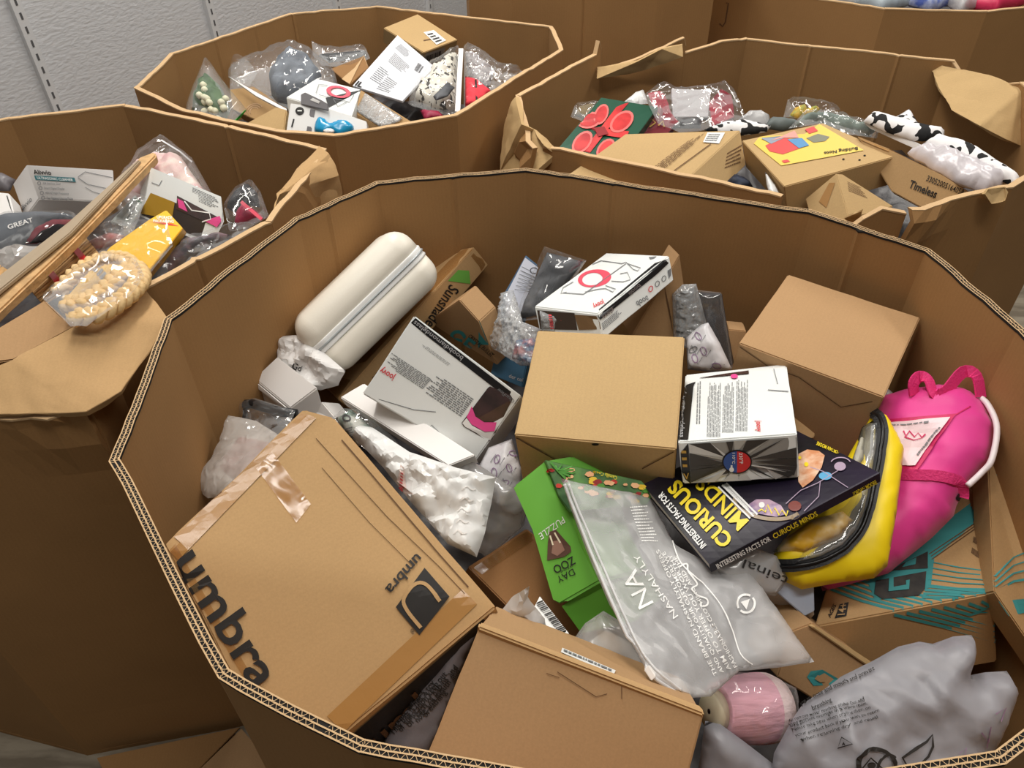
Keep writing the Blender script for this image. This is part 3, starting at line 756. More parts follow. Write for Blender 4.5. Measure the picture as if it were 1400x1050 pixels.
stroke(t, 'thermometer', [(1000, 642), (1000, 634)], 2.5, WHITEINK, .004); poly(t, 'thermometer_bulb', circ(1000, 640, 3.2), WHITEINK, .004)
t.cur = None
decal(t, 'black_band', [(927, 606), (941, 606), (944, 660), (934, 662)], BB, (1, 3), .0018, label='black printed band')
fineprint(t, [(931, 612), (938, 612), (940, 640), (934, 640)], 3, mat('gold_ink', (190, 150, 70)), seed=5, fill=.4, wl=(.9, 1), off=.0026)
text(t, 'V', (943, 653), (935, 654), (942, 645), mat('gold_ink', (190, 150, 70)), bold=.02, off=.0028)
stroke(t, 'tuck_line', [(1058, 505), (1063, 525), (1090, 590)], 1, GREYINK); stroke(t, 'tuck_line', [(1050, 534), (1078, 536)], 1, GREYINK)
decal(t, 'window', [(956, 518), (1024, 512), (1023, 501), (957, 506)], WIN, (2, 1), .0014, label='clear window strip')
poly(t, 'pink_spot', circ(1004, 516, 5, 3), mat('hot_pink_plastic', (232, 82, 150)), .0022)
t.done()

# brown carton right
t = box('cardboard_box', 'plain kraft carton at the back right of the foreground bin, a corner towards the camera', 'box',
        [(1010.7, 469, .865), (1209, 543, .855), (1258, 434, .855), (1077.5, 375, .865)], .15, KRAFT3, sub=3, amp=.001, seed=11)
stroke(t, 'tuck_crease', [(1012, 474), (1050, 500), (1092, 515), (1150, 556), (1206, 546)], 1.3, BROWNINK)
t.done()
t = box('cardboard_box', 'sliver of a small kraft carton poking out between the centre cartons at the back', 'box', [(990, 505, .70), (1030, 510, .70), (1020, 452, .77), (995, 450, .77)], .06, KRAFT3, sub=1); t.done()
t = box('cardboard_box', 'small kraft carton tucked under the right carton, just behind the dark book', 'box', [(1070, 600, .74), (1112, 600, .74), (1119, 587, .75), (1085, 560, .77)], .07, KRAFT, sub=1); t.done()
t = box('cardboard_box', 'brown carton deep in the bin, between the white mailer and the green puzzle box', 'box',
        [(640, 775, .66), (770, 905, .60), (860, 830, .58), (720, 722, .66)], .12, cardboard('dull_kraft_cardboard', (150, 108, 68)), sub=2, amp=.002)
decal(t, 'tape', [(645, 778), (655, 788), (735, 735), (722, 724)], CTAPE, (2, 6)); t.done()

# near carton
t = box('cardboard_box', 'kraft carton closest to the camera, with a thin white strip label on its lid edge', 'box',
        [(535, 1150, .75), (900, 1230, .72), (962, 977, .845), (655, 857, .875)], .17, KRAFT3, sub=3, amp=.0015, seed=13)
prism(t, 'lid_lip', [(653, 858, .879), (656, 849, .879), (960, 965, .848), (964, 978, .848)], .012, KRAFT, bev=.002)
t.surf()
decal(t, 'strip_label', [(766, 894), (768, 888), (841, 919), (838, 925)], LABELW, (6, 1), .002, label='thin white strip label'); t.cur = t.parts[-1]
fineprint(t, [(769, 894), (837, 923), (838, 919), (770, 890)], 1, GREYINK, seed=3, off=.003)
t.cur = None
stroke(t, 'hand_slot', [(773, 901), (830, 925)], 3, SLOT, .002)
stroke(t, 'crease', [(762, 918), (815, 952), (830, 948)], 1.2, BROWNINK, .002)
stroke(t, 'crease', [(747, 920), (765, 926)], 1.0, BROWNINK, .002); stroke(t, 'crease', [(842, 930), (850, 935), (850, 955)], 1.0, BROWNINK, .002)
t.done()

# small white box, slip
t = box('small_box', 'small plain white box at the left, half open, below the white hard case', 'box',
        [(347, 517, .74), (397, 558, .72), (434, 530, .75), (379, 487, .77)], .05, MATTE_WHITE, sub=0, vec=Vector((.004, -.004, -.06)))
prism(t, 'end_flap', [(345, 519, .738), (395, 561, .718), (398, 568, .708), (347, 527, .728)], .0015, MATTE_WHITE, bev=0); t.done()
t = box('small_box', 'white box corner peeking out just above the top of the largest carton', 'box',
        [(426, 560, .70), (455, 590, .69), (462, 575, .70), (440, 549, .72)], .05, MATTE_WHITE, sub=0); t.done()

# teal printed boxes right
t = box('printed_box', 'teal-striped kraft carton with a black block monogram, under the pink backpack', 'box',
        [(1113, 857, .66), (1358, 811, .68), (1346, 600, .71), (1180, 640, .67)], .17, KRAFT, vec=at(1362, 905, .56) - at(1358, 811, .68), sub=2, seed=14)
S = [(1300, 640), (1345, 600)]
decal(t, 'teal_stripe', [(1215, 770), (1235, 800), (1350, 700), (1349, 672)], TEAL, (5, 2), label='broad teal stripe')
for k in range(3): stroke(t, 'teal_line', [(1270, 768 - k * 5), (1349, 712 - k * 3.5)], 1.3, BROWNINK)
for k in range(6): stroke(t, 'teal_line', [(1268, 768 + k * 8), (1310, 776 + k * 7.2), (1355, 782 + k * 6)], 1.5, TEAL)
decal(t, 'teal_patch', [(1186, 795), (1196, 822), (1272, 804), (1278, 758)], TEAL, (4, 3), .001)
for k in range(6): stroke(t, 'teal_stripe', [(1135 + k * 10, 806 - k * 3.2), (1178 + k * 11, 822 - k * 3), (1222 + k * 13, 834 - k * 2.4)], 3.6, TEAL, .0012)
for k in range(4): stroke(t, 'teal_stripe', [(1266 - k * 2, 802 + k * 5), (1310, 806 + k * 4), (1350 - k * 16, 809 + k * 4)], 3.6, TEAL, .0012)
for k in range(8): stroke(t, 'teal_stripe', [(1222 + k * 17, 840 - k * 2.6), (1290 + k * 9, 856 - k * 4.0), (1360, 876 - k * 7.2)], 4.2, TEAL, .0012)
BK = mat('worn_black_print', (44, 44, 44), rough=.7, col2=(62, 60, 56), vscale=60)
poly(t, 'monogram', [(1197, 795), (1266, 782), (1264, 806), (1256, 815), (1206, 820), (1195, 813)], BK, .0022, label='black block monogram')
poly(t, 'monogram_cut', [(1215, 792), (1221, 791), (1221, 804), (1238, 801), (1238, 795), (1243, 794), (1242, 807), (1214, 810)], TEAL, .0032)
poly(t, 'monogram', [(1220, 781), (1232, 772), (1268, 755), (1268, 778)], BK, .0022, label='black block monogram')
poly(t, 'monogram_cut', [(1233, 777), (1238, 770), (1252, 764), (1251, 773)], TEAL, .0032)
text(t, 'AGES', (1135, 846), (1143, 829), (1131, 843), BLACKINK, bold=.02, off=.002)
poly(t, 'age_block', [(1141, 846), (1157, 843), (1160, 824), (1148, 827)], BLACKINK, .0018); t.cur = t.parts[-1]
text(t, '14+', (1154, 842), (1158, 826), (1144, 843), KRAFT, bold=.02, off=.003)
t.cur = None
fineprint(t, [(1327, 760), (1345, 773), (1346, 722), (1334, 715)], 3, BROWNINK, seed=9, wl=(.04, .1))
t.done()
t = box('printed_box', 'teal-striped kraft carton at the right edge of the picture, leaning on the bin wall', 'box',
        [(1359, 809, .70), (1432, 915, .64), (1455, 560, .82), (1386, 552, .82), (1351, 640, .76)], .05, KRAFT, sub=1, seed=15)
decal(t, 'teal_stripe', [(1362, 650), (1371, 650), (1398, 560), (1386, 556)], TEAL, (2, 6), label='teal stripe')
for k, w in enumerate((1.6, 1.6, 2.2, 3.2)): stroke(t, 'teal_line', [(1360, 788 + k * 7), (1385, 762 + k * 11), (1410, 752 + k * 13)], w, TEAL)
decal(t, 'teal_stripe', [(1366, 822), (1380, 842), (1410, 836), (1410, 818)], TEAL, (3, 2), label='teal stripe')
fineprint(t, [(1381, 624), (1385, 624), (1392, 718), (1388, 718)], 20, BROWNINK, seed=10, wl=(.9, 1))
t.done()
t = box('printed_box', 'kraft carton corner with a teal block letter, in front of the striped carton', 'box',
        [(1062, 925, .66), (1140, 975, .62), (1190, 908, .66), (1111, 852, .72), (1080, 864, .71)], .10, KRAFT3, sub=1)
poly(t, 'teal_letter', [(1103, 925), (1108, 917), (1124, 915), (1148, 929), (1140, 936), (1112, 937)], TEAL)
poly(t, 'letter_cut', [(1113, 927), (1117, 922), (1125, 924), (1128, 931), (1121, 932)], KRAFT3, .002)
prism(t, 'flap_lip', [(1109, 857, .722), (1115, 855, .722), (1192, 905, .665), (1187, 911, .663)], .01, KRAFT2, bev=.001)
t.done()
# thick paperback block under the pouch
t = T('thick_book', 'thick pale blue paperback lying under the yellow pouch', 'book')
pg = prism(t, 'pages', [(1035, 800, .70), (1093, 848, .66), (1114, 842, .68), (1109, 792, .73), (1050, 772, .74)], .035, mat('page_block', (196, 188, 178), rough=.9, var=.1, vscale=90, stretch=(1, 1, 20)), vec=Vector((0, .012, -.035)))
cv = prism(t, 'cover', [(1027, 776, .745), (1057, 806, .722), (1100, 843, .688), (1114, 836, .69), (1113, 792, .735), (1060, 762, .755)], .003, mat('pale_blue_cover', (178, 192, 214), rough=.3, spec=.6))
t.surf(cv); t.done()
# ------------------------------------------------------------------ foreground bin: soft goods, book, bags
IUP = UP.copy(); TOCAM = -FW
def shell_case():
    t = T('hard_case', 'cream white zipped hard-shell case leaning at the back left of the foreground bin', 'case')
    X = (RT * .70 + IUP * .71 - TOCAM * .12).normalized(); Z = (RT * -.71 + IUP * .70)
    Z = (Z * math.cos(.30) + TOCAM * math.sin(.30)); Z = (Z - X * Z.dot(X)).normalized(); Y = Z.cross(X)
    C = at(499, 411, .80)
    lx, ly, lz, r = .262, .15, .122, .034
    def shell(sign, name, gap):
        bm = bmesh.new(); bmesh.ops.create_cube(bm, size=1)
        for v in bm.verts: v.co = Vector((v.co.x * lx, v.co.y * ly, v.co.z * lz))
        bmesh.ops.bevel(bm, geom=bm.edges[:], offset=r, segments=7, affect='EDGES', profile=.5)
        for v in bm.verts:
            s = 1 + .06 * (1 - (v.co.x / lx * 2) ** 2) * (1 if abs(v.co.z) > lz * .3 else 0); v.co.z *= s
        bmesh.ops.bisect_plane(bm, geom=bm.verts[:] + bm.edges[:] + bm.faces[:], plane_co=(0, 0, sign * gap), plane_no=(0, 0, -sign), clear_outer=True)
        bmesh.ops.holes_fill(bm, edges=[e for e in bm.edges if e.is_boundary])
        bm.verts.index_update()
        V = [C + X * v.co.x + Y * v.co.y + Z * v.co.z for v in bm.verts]; Fc = [[v.index for v in f.verts] for f in bm.faces]; bm.free()
        return t.part(name, V, Fc, mat('cream_leatherette', (236, 230, 216), rough=.38, spec=.5, bump=.12, bscale=400), smooth=True)
    a = shell(1, 'lid', .007); b = shell(-1, 'base_shell', .007)
    # zip band
    def ring(off, z, n=16):
        o = []
        for cx, cy, a0 in ((1, 1, 0), (-1, 1, 90), (-1, -1, 180), (1, -1, 270)):
            for k in range(n + 1):
                an = math.radians(a0 + 90 * k / n); o.append((cx * (lx / 2 - r) + math.cos(an) * (r + off), cy * (ly / 2 - r) + math.sin(an) * (r + off), z))
        return o
    def band(name, prof, mt, parent=None):
        rs = [ring(o, z) for o, z in prof]; m = len(rs[0]); V = [C + X * p[0] + Y * p[1] + Z * p[2] for q in rs for p in q]; Fc = []
        for i in range(len(rs) - 1):
            for k in range(m): Fc.append([i * m + k, i * m + (k + 1) % m, (i + 1) * m + (k + 1) % m, (i + 1) * m + k])
        return t.part(name, V, Fc, mt, parent=parent, smooth=True)
    z = band('zip_tape', [(-.004, -.010), (.001, -.010), (.0022, -.008), (.001, -.004), (.001, .004), (.0022, .008), (.001, .010), (-.004, .010)], mat('white_zip_tape', (232, 232, 230), rough=.5))
    band('zip_coil', [(.001, -.0018), (.0032, -.0012), (.0034, 0), (.0032, .0012), (.001, .0018)], mat('zip_coil', (170, 176, 178), rough=.3, metal=.3), parent=z)
    t.done()
shell_case()

# white tissue-like poly bag by the small box
t = T('poly_bag', 'crumpled white opaque poly bag under the end of the white hard case', 'bag')
bag(t, 'body', [(381, 470, .76), (393, 459, .77), (412, 458, .78), (440, 478, .78), (472, 507, .76), (463, 527, .73), (438, 534, .72), (415, 522, .73), (386, 494, .74)], .018, mat('milky_bag', (222, 220, 218), rough=.4, bump=.3), wr=.011, wf=20, seed=2, edge=.012, res=.004)
t.surf(); text(t, 'Gd', (399, 503), (411, 508), (402, 495), BLACKINK, bold=.01); t.done()
# foil / silver bag left
t = T('poly_bag', 'shiny silvery crinkled bag with a reddish item, at the far left of the foreground bin', 'bag')
bag(t, 'contents', [(285, 655, .70), (330, 595, .74), (395, 610, .76), (330, 660, .74)], .012, mat('red_cream_item', (180, 150, 145), rough=.5, col2=(150, 60, 62), vscale=26), wr=.003, seed=3)
bag(t, 'film', [(267, 668, .70), (292, 625, .73), (312, 568, .76), (350, 575, .76), (408, 612, .77), (345, 668, .77), (285, 682, .72)], .012, film('silver_film', haze=.42, rough=.12, edge=.5, diff=(215, 210, 204), bump=1.0, bscale=90), wr=.007, wf=17, seed=4, res=.006)
t.done()
t = T('poly_bag', 'white translucent bag slumped in the left corner of the foreground bin', 'bag')
bag(t, 'film', [(248, 618, .70), (272, 603, .71), (302, 598, .70), (300, 640, .66), (270, 680, .62), (256, 668, .64)], .02, MILKY, wr=.008, wf=18, seed=5); t.done()
t = T('hanger', 'black plastic hanger bar in a clear bag behind the silvery bag', 'hanger')
tube(t, 'bar', [(330, 553, .72), (345, 552, .73), (380, 562, .74), (405, 566, .74)], .008, mat('black_plastic', (28, 30, 34), rough=.3), sides=10)
tube(t, 'arm', [(332, 554, .72), (334, 572, .70), (345, 582, .68)], .007, MC['black_plastic'], sides=8)
bag(t, 'bag', [(328, 556, .71), (350, 545, .73), (404, 562, .75), (392, 592, .75), (350, 600, .72), (332, 580, .70)], .016, CLEAR2, wr=.008, wf=24, seed=6); t.done()
t = T('poly_bag', 'dark wrapped item behind the small white box at the bin wall', 'bag')
bag(t, 'body', [(345, 520, .66), (362, 512, .70), (400, 560, .68), (380, 580, .62), (350, 560, .62)], .02, mat('dark_bag', (60, 50, 52), rough=.35, bump=.5), wr=.008, seed=7); t.done()

# cow print pouch and white mailer
t = T('packaged_item', 'small clear pack with white and green contents behind the top of the largest carton', 'packaged item')
bag(t, 'item', [(458, 572, .72), (480, 560, .73), (515, 590, .72), (520, 612, .70), (490, 610, .70)], .014, mat('green_white_item', (205, 205, 196), rough=.4, col2=(48, 92, 72), vscale=35), wr=.003, seed=8)
bag(t, 'film', [(455, 570, .72), (470, 558, .74), (495, 560, .74), (540, 600, .73), (560, 628, .70), (500, 615, .70)], .02, CLEAR2, wr=.006, seed=9)
t.surf(t.parts[0]); stroke(t, 'panda_print', circ(474, 572, 5, 3.5, 20, 12), 2.4, BLACKINK, closed=True); fineprint(t, [(472, 585), (482, 582), (488, 598), (478, 600)], 5, GREYINK, seed=3); t.done()
MAILER = mat('white_mailer', (226, 227, 226), rough=.32, spec=.6, bump=.2, bscale=18)
t = T('poly_mailer', 'crumpled white plastic mailer lying beside the largest carton', 'mailer')
bag(t, 'body', [(492, 582, .74), (510, 585, .75), (560, 618, .765), (590, 628, .775), (625, 640, .775), (678, 653, .755), (672, 690, .735), (663, 730, .72), (652, 762, .70), (613, 744, .715), (560, 684, .735), (525, 640, .74), (484, 598, .735)], .012, MAILER, wr=.015, wf=15, seed=10, res=.0045, edge=.03)
t.surf()
decal(t, 'shipping_label', [(542, 664), (558, 678), (553, 640), (548, 636)], mat('pale_pink_label', (226, 208, 202), rough=.5), (3, 4), .0016, label='pale label strip'); t.cur = t.parts[-1]; fineprint(t, [(546, 668), (554, 674), (552, 645), (549, 643)], 6, REDINK, seed=6, off=.0026)
t.cur = None
for k in range(5): stroke(t, 'embossed_mark', smoothpts([Vector((640 - k * 3 + x, 668 + k * 15 + y, 0)) for x, y in ((-8, 2), (-2, -3), (5, 2), (10, 0))], 3), 2, MATTE_WHITE, .0016)
t.done()
t = T('poly_bag', 'clear poly bag bunched behind the white mailer, in front of the centre carton', 'bag')
bag(t, 'film', [(618, 622, .73), (650, 632, .74), (700, 665, .74), (722, 690, .71), (716, 720, .66), (670, 762, .62), (640, 745, .64), (668, 690, .68)], .02, film('cloudy_film', haze=.38, rough=.2, edge=.4, diff=(215, 214, 212), bump=.5, bscale=30), wr=.012, wf=14, seed=11); t.done()
PATT = mat('patterned_poly', (205, 203, 206), rough=.35, bump=.3)
def patterned(label, outline, seed, marks):
    t = T('poly_bag', label, 'bag'); bag(t, 'body', outline, .014, PATT, wr=.008, wf=18, seed=seed, edge=.02); t.surf()
    rnd = random.Random(seed)
    for (x, y) in marks:
        m_ = rnd.choice((mat('mauve_ink', (146, 118, 150)), GREYINK, MC['mauve_ink']))
        a = rnd.uniform(0, 180); stroke(t, 'oval_print', circ(x, y, 6, 3.5, a, 10), 1.2, m_, closed=True)
        stroke(t, 'line_print', [(x - 9, y + 4), (x - 2, y - 6), (x + 4, y + 8), (x + 10, y - 2)], .9, GREYINK)
    t.done()
patterned('white bag with mauve line print, left of the centre carton', [(652, 642, .71), (668, 612, .73), (700, 600, .74), (712, 640, .73), (716, 668, .70), (695, 690, .68)], 3, [(680, 628), (696, 640), (676, 646), (702, 620), (690, 660)])
patterned('white bag with mauve line print, right of the centre carton at the back', [(938, 462, .78), (958, 444, .80), (968, 441, .81), (985, 470, .79), (1001, 505, .76), (985, 510, .74), (940, 505, .74)], 4, [(955, 460), (962, 480), (980, 500), (950, 490), (948, 478)])

# back row of the pile
t = T('notepad', 'lined white notepad with a blue cover standing behind the bubble wrap', 'notepad')
prism(t, 'cover', [(690, 400, .76), (668, 470, .69), (712, 470, .69), (735, 362, .80), (719, 349, .83)], .006, mat('slate_blue_cover', (92, 120, 150), rough=.5), bev=.0006)
prism(t, 'page', [(692, 402, .767), (690, 430, .74), (714, 432, .74), (736, 366, .808), (718, 352, .833)], .003, mat('lined_page', (226, 230, 244), rough=.6), bev=.0004)
t.surf(t.parts[1]); fineprint(t, [(703, 398), (728, 402), (733, 372), (714, 362)], 7, GREYINK, fill=.12, solid=True, ragged=False); stroke(t, 'ring_print', circ(730, 370, 5, 4), 1, BLACKINK, closed=True); t.done()
t = box('folder', 'blue folder with white lettering standing under the bubble wrap', 'folder', [(670, 512, .62), (714, 530, .62), (720, 498, .66), (678, 480, .66)], .02, mat('blue_folder', (88, 140, 178), rough=.5), sub=0)
text(t, 'der col', (696, 516), (715, 522), (697, 511), WHITEINK); t.done()
t = T('poly_bag', 'clear plastic bag of black clothing standing behind the top white carton', 'bag')
g = bag(t, 'garment', [(709, 437, .74), (718, 410, .77), (748, 345, .845), (798, 358, .84), (770, 395, .80), (738, 430, .77)], .014, mat('charcoal_cloth', (66, 68, 72), rough=.6, col2=(98, 100, 104), vscale=22), wr=.005, wf=16, seed=12)
bag(t, 'film', [(706, 440, .735), (715, 408, .77), (745, 337, .855), (802, 356, .85), (775, 398, .80), (740, 436, .77)], .022, CLEAR, wr=.006, wf=18, seed=13); t.done()
t = T('bubble_wrap_bag', 'white and clear bubble-wrap pouch with small coloured bits, left of the centre carton', 'bubble wrap')
bag(t, 'contents', [(700, 490, .72), (705, 465, .74), (735, 462, .75), (730, 498, .73)], .012, mat('multi_bits', (60, 110, 160), rough=.5, col2=(210, 80, 80), vscale=60), wr=.006, wf=60, seed=3, res=.004)
bag(t, 'wrap', [(663, 458, .70), (685, 440, .73), (690, 400, .77), (702, 396, .78), (715, 440, .77), (740, 450, .78), (733, 500, .73), (712, 500, .71), (680, 480, .69)], .02, BUBBLE, wr=.007, wf=70, res=.0035, seed=14); t.done()
t = T('packaged_item', 'small black and red item in clear wrap by the back wall of the foreground bin', 'packaged item')
bag(t, 'black_part', [(655, 430, .70), (665, 421, .71), (682, 430, .71), (678, 442, .69), (658, 440, .69)], .012, mat('black_plastic', (28, 30, 34), rough=.3), wr=.002, seed=2)
bag(t, 'red_part', [(655, 436, .705), (676, 440, .705), (675, 448, .69), (658, 446, .69)], .012, mat('red_plastic', (190, 52, 46), rough=.3), wr=.001, seed=3)
bag(t, 'film', [(652, 424, .71), (668, 417, .72), (685, 430, .72), (680, 452, .69), (655, 448, .69)], .018, CLEAR, wr=.004, seed=4); t.done()
t = T('bubble_wrap_bag', 'grey bubble-wrapped flat item standing right of the top white carton', 'bubble wrap')
bag(t, 'item', [(925, 465, .74), (924, 402, .82), (950, 392, .835), (962, 460, .76)], .010, mat('dark_item', (46, 46, 50), rough=.5), wr=.001)
bag(t, 'wrap', [(921, 470, .735), (919, 402, .82), (933, 389, .84), (952, 388, .84), (972, 465, .755), (950, 480, .74)], .018, BUBBLE, wr=.004, wf=80, res=.004, seed=15); t.done()
t = T('tray', 'dark plastic tray in shrink wrap standing behind the grey bubble-wrapped item', 'tray')
prism(t, 'tray', [(958, 478, .73), (950, 402, .82), (983, 404, .83), (1000, 500, .72)], .018, mat('dark_tray', (62, 62, 68), rough=.3, var=.4, vscale=20, stretch=(6, 1, 1)), sub=2, amp=.002)
bag(t, 'film', [(956, 482, .73), (948, 396, .835), (986, 400, .84), (1003, 505, .72)], .012, CLEAR, wr=.003, seed=5); t.done()

# green puzzle box
GREEN = mat('leaf_green_print', (106, 178, 62), rough=.5)
t = T('puzzle_box', 'bright green puzzle box with a stepped side, animal picture and PUZZLE lettering', 'box')
g = prism(t, 'body', [(699, 666, .79), (726, 725, .76), (754, 822, .70), (765, 827, .70), (819, 796, .715), (793, 745, .745), (776, 690, .785), (763, 677, .795), (745, 629, .825)], .07, GREEN, bev=.003, vec=Vector((.075, .035, -.02)) , sub=0)
prism(t, 'lower_half', [(765, 828, .69), (794, 868, .655), (834, 832, .665), (819, 797, .705)], .07, GREEN, bev=.002, vec=Vector((.08, .03, -.02)))
pi = prism(t, 'picture_panel', [(745, 628.5, .830), (763, 677, .80), (780, 700, .79), (885, 690, .78), (893, 675, .785), (877, 657, .80)], .012, mat('picture_blend', (56, 92, 52), rough=.4, col2=(90, 140, 66), vscale=24), bev=.001, label='colourful picture face')
t.surf(pi)
rnd = random.Random(4)
for i in range(42):
    x = rnd.uniform(750, 884); y = 636 + (x - 750) * .22 + rnd.uniform(0, 26); c = rnd.choice(((200, 60, 48), (236, 176, 128), (238, 200, 60), (90, 150, 60), (150, 44, 40), (244, 190, 140)))
    s_ = rnd.uniform(3, 7); a = rnd.uniform(0, 360); poly(t, 'flower_print', [(x + s_ * math.cos(math.radians(a + k * 60 + rnd.uniform(-20, 20))), y + s_ * .6 * math.sin(math.radians(a + k * 60))) for k in range(6)], mat('print_%d_%d_%d' % c, c, rough=.4), .0014 + i * .00003)
for a in range(-60, 120, 22):
    stroke(t, 'palm_leaf_print', [(762, 644), (762 + 22 * math.cos(math.radians(a)), 644 - 13 * math.sin(math.radians(a)))], 2.5, mat('palm_green', (80, 150, 56)), .003)
text(t, 'Camilla Cook', (843, 652), (812, 643), (842, 657), YELLOWINK, bold=.01, off=.004)
t.surf(g)
text(t, 'PUZZLE', (769, 706), (736, 730), (773, 714), WHITEINK, bold=.0, off=.002)
text(t, 'ZOO', (783, 760), (755, 775), (788, 770), BLACKINK, bold=.01, off=.002); text(t, 'DAY', (783, 777), (760, 789), (787, 785), BLACKINK, bold=.0, off=.002)
text(t, 'AT THE', (781, 772), (766, 780), (782, 775), BLACKINK, bold=.0, off=.002)
poly(t, 'animal_picture', [(751, 727), (760, 724), (780, 747), (781, 754), (771, 761), (748, 766), (749, 742)], mat('animal_brown', (92, 62, 50)), .002, label='brown animal head picture')
poly(t, 'animal_picture', [(756, 740), (766, 738), (772, 752), (762, 760), (754, 756)], mat('animal_light', (150, 112, 96)), .0026)
for q in ([(752, 732), (756, 745)], [(758, 728), (766, 742)]): stroke(t, 'horn_print', q, 2.2, mat('horn_cream', (236, 224, 196)), .003)
t.done()

# label and clear bag in the gap
t = T('packing_slip', 'grey-white barcode slip in clear plastic, between the largest carton and the nearest carton', 'label')
prism(t, 'slip', [(716, 858, .70), (750, 880, .70), (778, 866, .70), (738, 815, .70)], .003, LABELW, bev=.0005)
t.surf(); barcode(t, [(732, 826), (766, 868), (776, 862), (742, 820)], 20); fineprint(t, [(722, 858), (748, 874), (755, 866), (730, 830)], 6, GREYINK, seed=4)
t.done()
t = T('poly_bag', 'twisted cloudy bag corner rising beside the barcode slip', 'bag')
bag(t, 'film', [(683, 838, .74), (700, 815, .76), (724, 801, .80), (722, 815, .77), (745, 845, .74), (748, 865, .72), (722, 855, .71), (700, 858, .71)], .014, MILKY, wr=.010, wf=26, seed=16); t.done()
t = T('poly_bag', 'clear bag with white tissue packets between the puzzle box and the nearest carton', 'bag')
bag(t, 'tissue', [(800, 880, .70), (830, 860, .72), (862, 880, .72), (880, 910, .70), (850, 915, .68)], .02, mat('tissue_white', (214, 210, 204), rough=.6), wr=.010, wf=24, seed=5)
bag(t, 'film', [(778, 882, .70), (800, 852, .73), (825, 835, .74), (850, 850, .74), (900, 920, .70), (890, 935, .69), (830, 912, .69)], .025, film('cloudy_film', haze=.38, rough=.2), wr=.008, seed=17); t.done()
t = T('poly_bag', 'grey translucent bag with a printed suffocation warning, squeezed between the two nearest cartons', 'bag')
bag(t, 'film', [(510, 1040, .66), (540, 985, .70), (600, 905, .745), (640, 860, .77), (655, 860, .77), (640, 900, .74), (600, 1000, .70), (570, 1075, .66), (520, 1075, .64)], .012, mat('slate_poly', (112, 108, 112), rough=.35, bump=.3), wr=.006, wf=18, seed=18)
t.surf()
for i, (s_, l) in enumerate((('To avoid danger', 86), ('This bag is not a toy', 92), ('of suffocation keep out', 100), ('of reach of babies and', 104), ('nose and mouth and', 90), ('breathing', 44))):
    p0 = (528 + i * 11, 1012 - i * 6 + (0 if i < 5 else -2)); r = (.62, -.78)
    text(t, s_, p0, (p0[0] + r[0] * l, p0[1] + r[1] * l), (p0[0] - 6, p0[1] - 5), BLACKINK, bold=.005, off=.002)
t.done()

# frosted zip bag
t = T('zip_bag', 'large frosted zip bag with white lettering, draped over the green puzzle box', 'bag')
fb = bag(t, 'film', [(766, 655, .835), (830, 668, .825), (888, 678, .770), (925, 750, .755), (978, 776, .755), (1020, 778, .75), (1060, 830, .75), (1113, 905, .745), (1060, 914, .75), (1010, 918, .76), (972, 952, .77), (935, 955, .785), (890, 928, .80), (833, 828, .80), (801, 753, .80), (776, 684, .82)], .008, FROST, wr=.009, wf=10, seed=19, res=.006, edge=.05)
t.surf()
tube(t, 'zip_track', [t.hit(p.x, p.y, .001) for p in smoothpts([Vector(q + (0,)) for q in ((772, 662), (782, 688), (806, 750), (838, 826), (868, 890), (893, 925), (930, 950))], 6)], .0022, MILKY, sides=6)
tube(t, 'zip_track', [t.hit(p.x, p.y, .001) for p in smoothpts([Vector(q + (0,)) for q in ((778, 662), (790, 694), (813, 748), (845, 822), (874, 884), (899, 918), (932, 944))], 6)], .0016, MILKY, sides=6)
prism(t, 'zip_slider', [t.hit(882, 916, .006), t.hit(890, 928, .006), t.hit(896, 924, .006), t.hit(888, 912, .006)], .008, MATTE_WHITE, bev=.001)
def rtext(s_, a, b, h, mt, bold=.02, off=.0018, **k):
    dx, dy = b[0] - a[0], b[1] - a[1]; L = math.hypot(dx, dy)
    return text(t, s_, a, b, (a[0] + dy / L * h, a[1] - dx / L * h), mt, bold=bold, off=off, **k)
rtext('NASHALYLY', (927, 843), (871, 758), 8, WHITEINK, 0)
rtext('NA', (893, 825), (868, 778), 22, WHITEINK, 0)
for i, s_ in enumerate(('THE BRAND NASHALYLY OFFERS', 'AND QUALITY OUR CUSTOMERS WE', 'AIM TO OFFER YOU WORTHY', 'FASHIONABLE CLOTHING AND THE')):
    rtext(s_, (980 + i * 9, 923 - i * 4), (900 + i * 8, 752 + i * 3), 5.2, WHITEINK, .005)
fineprint(t, [(878, 742), (900, 742), (884, 690), (860, 692)], 12, WHITEINK, seed=3, fill=.35)
stroke(t, 'recycling_mark', circ(1019, 826, 12, 12, 0, 20, -40, 130), 3, WHITEINK, .002); stroke(t, 'recycling_mark', circ(1019, 826, 12, 12, 0, 20, 150, 300), 3, WHITEINK, .002); poly(t, 'arrow_mark', [(1012, 824), (1024, 820), (1020, 834)], WHITEINK, .002)
_c = smoothpts([Vector(q + (0,)) for q in ((918, 740), (930, 770), (950, 790), (962, 800), (985, 828), (1000, 862), (1012, 895), (1028, 908))], 5); stroke(t, 'scroll_print', [(p.x, p.y) for p in _c], 1.6, WHITEINK, .002)
_c = smoothpts([Vector(q + (0,)) for q in ((928, 776), (938, 772), (940, 782), (946, 790), (952, 800), (945, 806), (952, 815), (965, 820), (966, 828), (958, 830), (957, 824))], 5); stroke(t, 'scroll_print', [(p.x, p.y) for p in _c], 2.2, WHITEINK, .002)
t.done()

